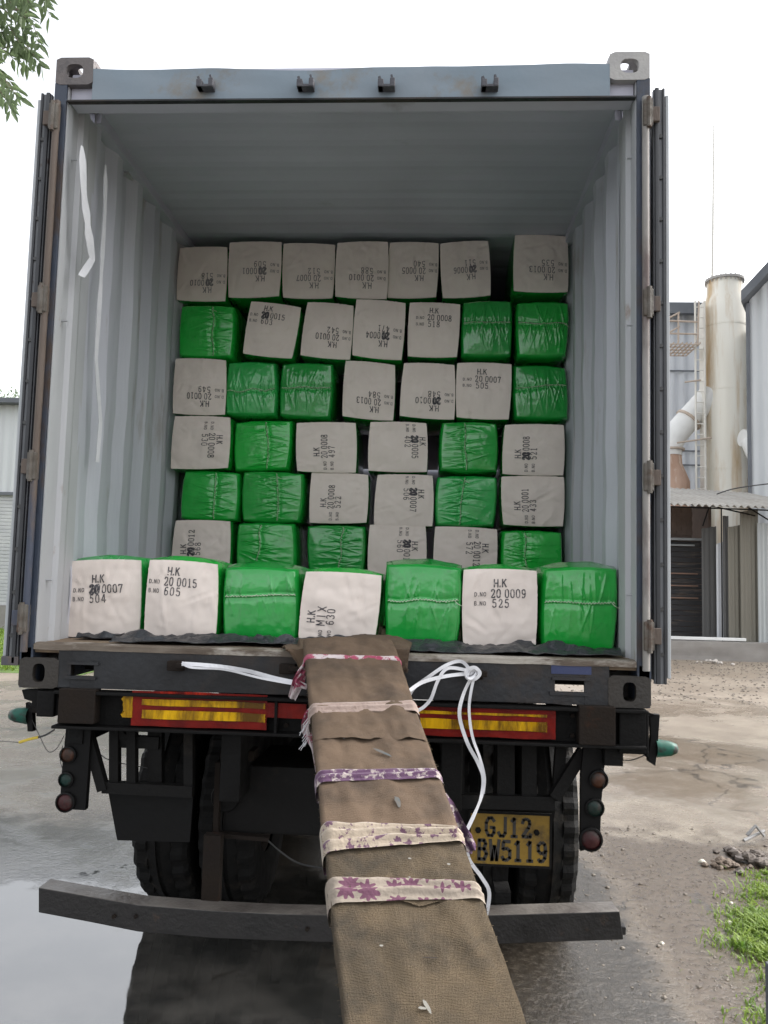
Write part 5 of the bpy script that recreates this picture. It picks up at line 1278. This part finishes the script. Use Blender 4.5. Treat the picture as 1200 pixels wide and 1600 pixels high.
# ------------------------------------------------------------------ left background
lb = thing('warehouse_building', 'pale corrugated warehouse with a grey roller shutter at the left edge', 'building', (-13, 24, 0))
Yl = 20
zr = at(10, 633, Yl).z; zm = at(10, 771, Yl).z; zp = at(10, 946, Yl).z; xr_ = -6.5
mb = MB(); corr_sheet(mb, (-22, Yl), (xr_, Yl), lambda t: zm, lambda t: zr, .28, .04, .02); obj('upper_wall', mb, WHITESH, lb, smooth=True)
mb = MB(); z = zp
while z < zm: mb.box((-22, Yl+.06, z), (xr_, Yl+.10, min(z+.10, zm)), .012); z += .105
obj('roller_shutter', mb, pm('grey_shutter', (.42, .43, .44), (.5, .51, .51), 3, .6), lb)
mb = MB(); mb.box((-22, Yl-.02, 0), (xr_, Yl+.3, zp)); obj('plinth', mb, PLINTH, lb)
mb = MB(); mb.box((-22, Yl-.4, zr), (xr_+.3, Yl+10, zr+.14)); mb.box((-22, Yl-.05, zm-.05), (xr_, Yl+.05, zm+.04)); obj('roof', mb, DARKROOF, lb)
mb = MB(); mb.box((-22, Yl+.12, 0), (xr_-.01, Yl+9.9, zr-.01)); obj('inner_wall', mb, PALEBLUE, lb)

# ------------------------------------------------------------------ vegetation
def leafmat(name, a, b_, tr=.3):
    m = pm(name, a, b_, 3, .45, .6)
    m.node_tree.nodes['Principled BSDF'].inputs['Transmission Weight'].default_value = 0
    N = m.node_tree.nodes; L = m.node_tree.links; tl_ = N.new('ShaderNodeBsdfTranslucent'); mx = N.new('ShaderNodeMixShader'); mx.inputs[0].default_value = tr
    src = N['Principled BSDF'].inputs['Base Color'].links[0].from_socket; L.new(src, tl_.inputs[0])
    L.new(N['Principled BSDF'].outputs[0], mx.inputs[1]); L.new(tl_.outputs[0], mx.inputs[2]); L.new(mx.outputs[0], N['Material Output'].inputs[0]); return m
LEAF = leafmat('tree_leaf', (.09, .13, .065), (.14, .19, .09), .55); BARK = pm('tree_bark', (.09, .07, .05), (.14, .11, .08), 12, .9, .95, .5, 30)
GRASSM = leafmat('grass_blade', (.10, .19, .025), (.27, .36, .07), .45)
for n_ in GRASSM.node_tree.nodes:
    if n_.type == 'TEX_NOISE': n_.inputs['Scale'].default_value = 14
def leaf(mb, p, d, ln, wd, up_=Vector((0, 0, 1))):
    d = d.normalized(); s_ = d.cross(up_); 
    if s_.length < .05: s_ = Vector((1, 0, 0))
    s_.normalize(); nn = s_.cross(d); c = p
    v = [c, c+d*ln*.3+s_*wd*.45+nn*.004, c+d*ln*.65+s_*wd*.36, c+d*ln-nn*ln*.08, c+d*ln*.65-s_*wd*.36, c+d*ln*.3-s_*wd*.45+nn*.004, c+d*ln*.45-nn*wd*.12]
    mb.add(v, [(0, 1, 6), (1, 2, 6), (2, 3, 6), (3, 4, 6), (4, 5, 6), (5, 0, 6)])
rt = random.Random(11)
tree = thing('leafy_tree', 'leafy tree whose branch hangs into the top left corner of the photo', 'tree', (-5.6, 3.6, 0))
mb = MB(); mb.tube([(-5.6, 3.6, 0), (-5.5, 3.55, 1.6), (-5.3, 3.5, 3.2), (-5.0, 3.4, 4.6), (-4.6, 3.3, 6.0), (-4.3, 3.2, 7.2)], [.22, .18, .15, .12, .08, .03], 12)
tk = obj('trunk', mb, BARK, tree, smooth=True)
mb = MB(); lf = MB()
twigs = []
def branch(p, d, ln, r_, lvl):
    pts = [p]; q = p.copy(); dd = d.normalized()
    for k in range(6):
        dd = (dd+Vector((rt.uniform(-.16, .16), rt.uniform(-.16, .16), rt.uniform(-.16, .10)-(.05 if lvl > 0 else .02)))).normalized(); q = q+dd*ln/6; pts.append(q.copy())
    mb.tube(pts, [r_*(1-.14*k) for k in range(7)], 6 if lvl < 2 else 4)
    if lvl < 2:
        for k in range(2, 7):
            for _ in range(2 if lvl == 0 and k > 3 else 1):
                side = Vector((rt.uniform(-1, 1), rt.uniform(-1, 1), rt.uniform(-.9, .4))); branch(pts[k], (dd+side*.9), ln*rt.uniform(.2, .32), r_*.45, lvl+1)
    if lvl >= 1:
        for k in range(1, 7):
            for _ in range(3 if lvl == 2 else 2):
                side = Vector((rt.uniform(-1, 1), rt.uniform(-1, 1), rt.uniform(-1.1, .3)))
                leaf(lf, pts[k]+side*.01, dd*.5+side*.8, rt.uniform(.09, .16), rt.uniform(.026, .042), Vector((rt.uniform(-.4, .4), rt.uniform(-.4, .4), 1)))
def xmax(y): return 84 if y < 30 else 84-(y-30)*.12 if y < 130 else 72-(y-130)*.35
limbs = [at(-90, -60, 3.3), at(-80, 40, 3.4), at(-110, 90, 3.5), at(-60, -160, 3.2)]
for e in limbs:
    st_ = Vector((-5.05, 3.4, 4.6)); mid_ = (st_+e)/2+Vector((0, 0, .35)); mb.tube(spline([st_, mid_, e], 5), [.05-.0035*k for k in range(11)], 7)
def twig(e, st_):
    pts = spline([st_, st_.lerp(e, .5)+Vector((0, 0, .12)), e], 5); mb.tube(pts, [.007-.0005*k for k in range(11)], 4)
    for k in range(2, 11):
        for sd3 in (-1, 1):
            t = (pts[min(k+1, 10)]-pts[k-1]).normalized(); sdv = t.cross(Vector((rt.uniform(-.3, .3), 1, rt.uniform(-.3, .3)))).normalized()*sd3
            d = t*.6+sdv*rt.uniform(.3, 1)+Vector((0, rt.uniform(-.5, .5), -.5)); leaf(lf, pts[k]+d*.008, d, rt.uniform(.09, .15), rt.uniform(.034, .052), Vector((rt.uniform(-.7, .7), -1+rt.uniform(-.6, .6), rt.uniform(-.2, .8))))
for i in range(46):
    y = rt.uniform(-60, 190); xm = xmax(max(0, y))+4; x = xm-abs(rt.gauss(0, 42)); Y_ = 3.3+rt.uniform(-.5, .5)
    if 125 < y < 150 and x > 20: continue
    e = at(x-9, y-14, Y_); st_ = at(x-14-rt.uniform(40, 90), y-rt.uniform(20, 70), Y_+rt.uniform(-.1, .1)); twig(e, st_)
for i in range(60):
    c_ = Vector((-4.7+rt.uniform(-1.2, .35), 3.4+rt.uniform(-1.0, 1.2), 6.2+rt.uniform(-.8, 1.2))); twig(c_+Vector((rt.uniform(-.3, .3), rt.uniform(-.3, .3), -.25)), c_)
obj('branches', mb, BARK, tk, smooth=True); obj('crown', lf, LEAF, tree)
# distant tree tops above the warehouse
ft = thing('distant_tree', 'hazy tree top just above the warehouse roof at the left edge', 'tree', (-18.5, 34, 0))
mb = MB(); mb.tube([(-18.5, 34, 0), (-18.4, 34, 5), (-18.3, 34, 8.5)], [.25, .18, .06], 8); obj('trunk', mb, BARK, ft)
lf = MB(); c0 = at(5, 616, 34)
for _ in range(900):
    p = Vector((c0.x+rt.gauss(-.3, .9), 34+rt.gauss(0, .9), c0.z-.5+rt.gauss(0, .42))); leaf(lf, p, Vector((rt.uniform(-1, 1), rt.uniform(-1, 1), rt.uniform(-1, .4))), .22, .1)
obj('crown', lf, leafmat('pale_far_leaf', (.12, .17, .10), (.2, .26, .16)), ft)
# grass patches
def grass(region, n, hmin, hmax, wd, name, label, thr=-.32, mat=None, clump=4.0):
    gb = MB(); k = 0
    while k < n:
        x, y = region(); nz = noise.noise(Vector((x*clump, y*clump, 0)))+.5*noise.noise(Vector((x*clump*3, y*clump*3, 3)))
        if nz < thr and rt.random() < .8: continue
        k += 1; h = rt.uniform(hmin, hmax)*(.5+1.0*max(0, nz+.35)); an = rt.uniform(0, 6.28); ln_ = Vector((math.cos(an), math.sin(an), 0)); s_ = Vector((-ln_.y, ln_.x, 0))*wd*rt.uniform(.6, 1.4); b0 = Vector((x, y, 0)); cu = rt.uniform(.3, 1.3)
        gb.add([b0-s_*.6, b0+s_*.6, b0+s_+Vector((0, 0, h*.55))+ln_*h*.3*cu, b0-s_+Vector((0, 0, h*.55))+ln_*h*.3*cu, b0+Vector((0, 0, h*.8))+ln_*h*1.0*cu], [(0, 1, 2, 3), (3, 2, 4)])
    o = obj(name, gb, mat or GRASSM, None); o['kind'] = 'stuff'; o['label'] = label; return o
def right_patch():
    while True:
        x = rt.uniform(1.4, 3.0); y = rt.uniform(-.6, 1.95)
        edge = 1.50+.40*max(0, y)+.10*math.sin(y*4)+.14*noise.noise(Vector((y*5, 1, 0)))
        if x > edge+.10+rt.gauss(0, .10) and (abs(y-.62+.15*(x-1.9)) > .045 or rt.random() < .15): return x, y
grass(right_patch, 46000, .014, .050, .0042, 'grass', 'bright green grass growing at the muddy edge on the right')
def left_patch():
    return rt.uniform(-13, -5.2), rt.uniform(10.2, 19.5)
grass(left_patch, 16000, .06, .16, .012, 'grass', 'bright green lawn strip by the warehouse on the left')
lg = MB(); lg.grid(lambda a, b_: (-13.2+8*a, 10+9.8*b_, .004+.02*noise.noise(Vector((a*9, b_*9, 0)))**2), 30, 30)
struct('lawn_soil', lg, pm('lawn_soil', (.08, .14, .03), (.13, .2, .05), 3, .9))
# gravel and crumbs of mud
gr = MB(); rg = random.Random(4)
def stone(mb, p, r_, rnd):
    v = []; n1 = 6
    ph = rnd.uniform(0, 6)
    for j, (zz, rr) in enumerate(((0, .8), (.45, 1.0), (.8, .55))):
        for i in range(n1):
            a = 2*math.pi*i/n1+ph; k = r_*rr*rnd.uniform(.75, 1.2); v.append(p+Vector((k*math.cos(a), k*math.sin(a), zz*r_*rnd.uniform(.7, 1.1))))
    v.append(p+Vector((0, 0, r_*.9))); f = []
    for j in range(2):
        for i in range(n1): f.append((j*n1+i, j*n1+(i+1) % n1, (j+1)*n1+(i+1) % n1, (j+1)*n1+i))
    for i in range(n1): f.append((12+i, 12+(i+1) % n1, 18))
    mb.add(v, f)
for _ in range(1500):
    x = rg.gauss(1.75, .33); y = rg.uniform(-.3, 2.8)
    if x < .95: continue
    stone(gr, Vector((x, y, -.001)), rg.uniform(.002, .007)*(2 if rg.random() < .06 else 1), rg)
for _ in range(2200):
    x = rg.uniform(2.0, 11); y = rg.uniform(9, 16.2); stone(gr, Vector((x, y, -.002)), rg.uniform(.008, .026), rg)
o = struct('gravel', gr, pm('gravel_stone', (.13, .11, .09), (.22, .195, .165), 8, .8, .9), 'stuff'); o['label'] = 'loose gravel and crumbs of mud scattered on the ground'
# rubble heaps and litter
def heap(c, n, spread, r0, r1, name, label, mat, cat='rubble heap', group=None):
    mb = MB()
    for _ in range(n):
        a = rg.uniform(0, 6.28); d = abs(rg.gauss(0, spread)); z = max(0, r1*1.2*(1-d/spread/1.8)); stone(mb, Vector((c.x+d*math.cos(a), c.y+d*math.sin(a)*.7, z*rg.random())), rg.uniform(r0, r1), rg)
    return tag(obj(name, mb, mat, None), label, cat, group)
DIRT = pm('dark_dirt_clod', (.07, .055, .045), (.13, .11, .095), 12, .8, .95, .5, 40, c3=(.2, .18, .17), c3scale=9, c3lim=(.55, .65))
heap(atz(1180, 1345), 46, .15, .012, .045, 'rubble_heap', 'dark heap of dirt clods and scrap at the right edge above the grass', DIRT)
heap(atz(1130, 1352), 34, .06, .014, .03, 'rubble_heap', 'small low mound of brown mud left of the dark heap', pm('brown_mud_clod', (.10, .075, .055), (.16, .125, .1), 12, .9, .95, .4, 40))
mb = MB(); c = atz(1182, 1318); mb.tube([c+Vector((-.06, 0, .05)), c+Vector((.0, .01, .11)), c+Vector((.05, 0, .05))], .012, 6); mb.tube([c+Vector((-.10, -.05, .03)), c+Vector((.07, .05, .07))], .01, 6)
tag(obj('scrap_pipe', mb, pm('grey_scrap_pipe', (.2, .2, .2), (.3, .29, .28), 12, .5), None, smooth=True), 'bent grey scrap pipe poking out of the dark heap', 'scrap')
SHELL = pm('pale_litter', (.55, .52, .42), (.7, .67, .58), 12, .7)
def litter(px, py, r_, label, mat=SHELL):
    mb = MB(); p = atz(px, py); 
    mb.grid(lambda a, b_: p+Vector(((a-.5)*r_*2*math.cos((b_-.5)*2.2), (b_-.5)*r_*1.6*math.cos((a-.5)*2), .003+r_*.7*(1-(2*a-1)**2)*(1-(2*b_-1)**2)+.1*r_*noise.noise(Vector((a*5, b_*5, px))))), 8, 8, (0, 0, -.002))
    tag(obj('litter_scrap', mb, mat, None, smooth=True), label, 'litter', 'pale litter scraps on the muddy ground')
litter(1097, 1348, .026, 'pale curled scrap on the mud beside the small mound')
litter(1140, 1444, .020, 'off-white scrap at the left edge of the grass')
litter(1034, 1475, .013, 'tiny white scrap on the bare ground far left of the grass')
litter(1142, 1412, .012, 'tiny white fleck at the top edge of the grass')
heap(at(1115, 1037, 16.1).copy() if False else atz(1115, 1037), 14, .22, .03, .07, 'stone_pile', 'few pale stones lying at the foot of the concrete plinth', pm('pale_stone', (.4, .37, .34), (.5, .47, .43), 4, .8), 'stone pile')
p = atz(1198, 1600); q = atz(1196, 1500)
q = at(1194, 1500, -.67); mb = MB(); mb.box((q.x, -.75, 0), (q.x+.10, -.67, q.z), .008)
tag(obj('stone_post', mb, DARKROOF, None), 'edge of a grey stone post in the bottom right corner of the photo', 'post')
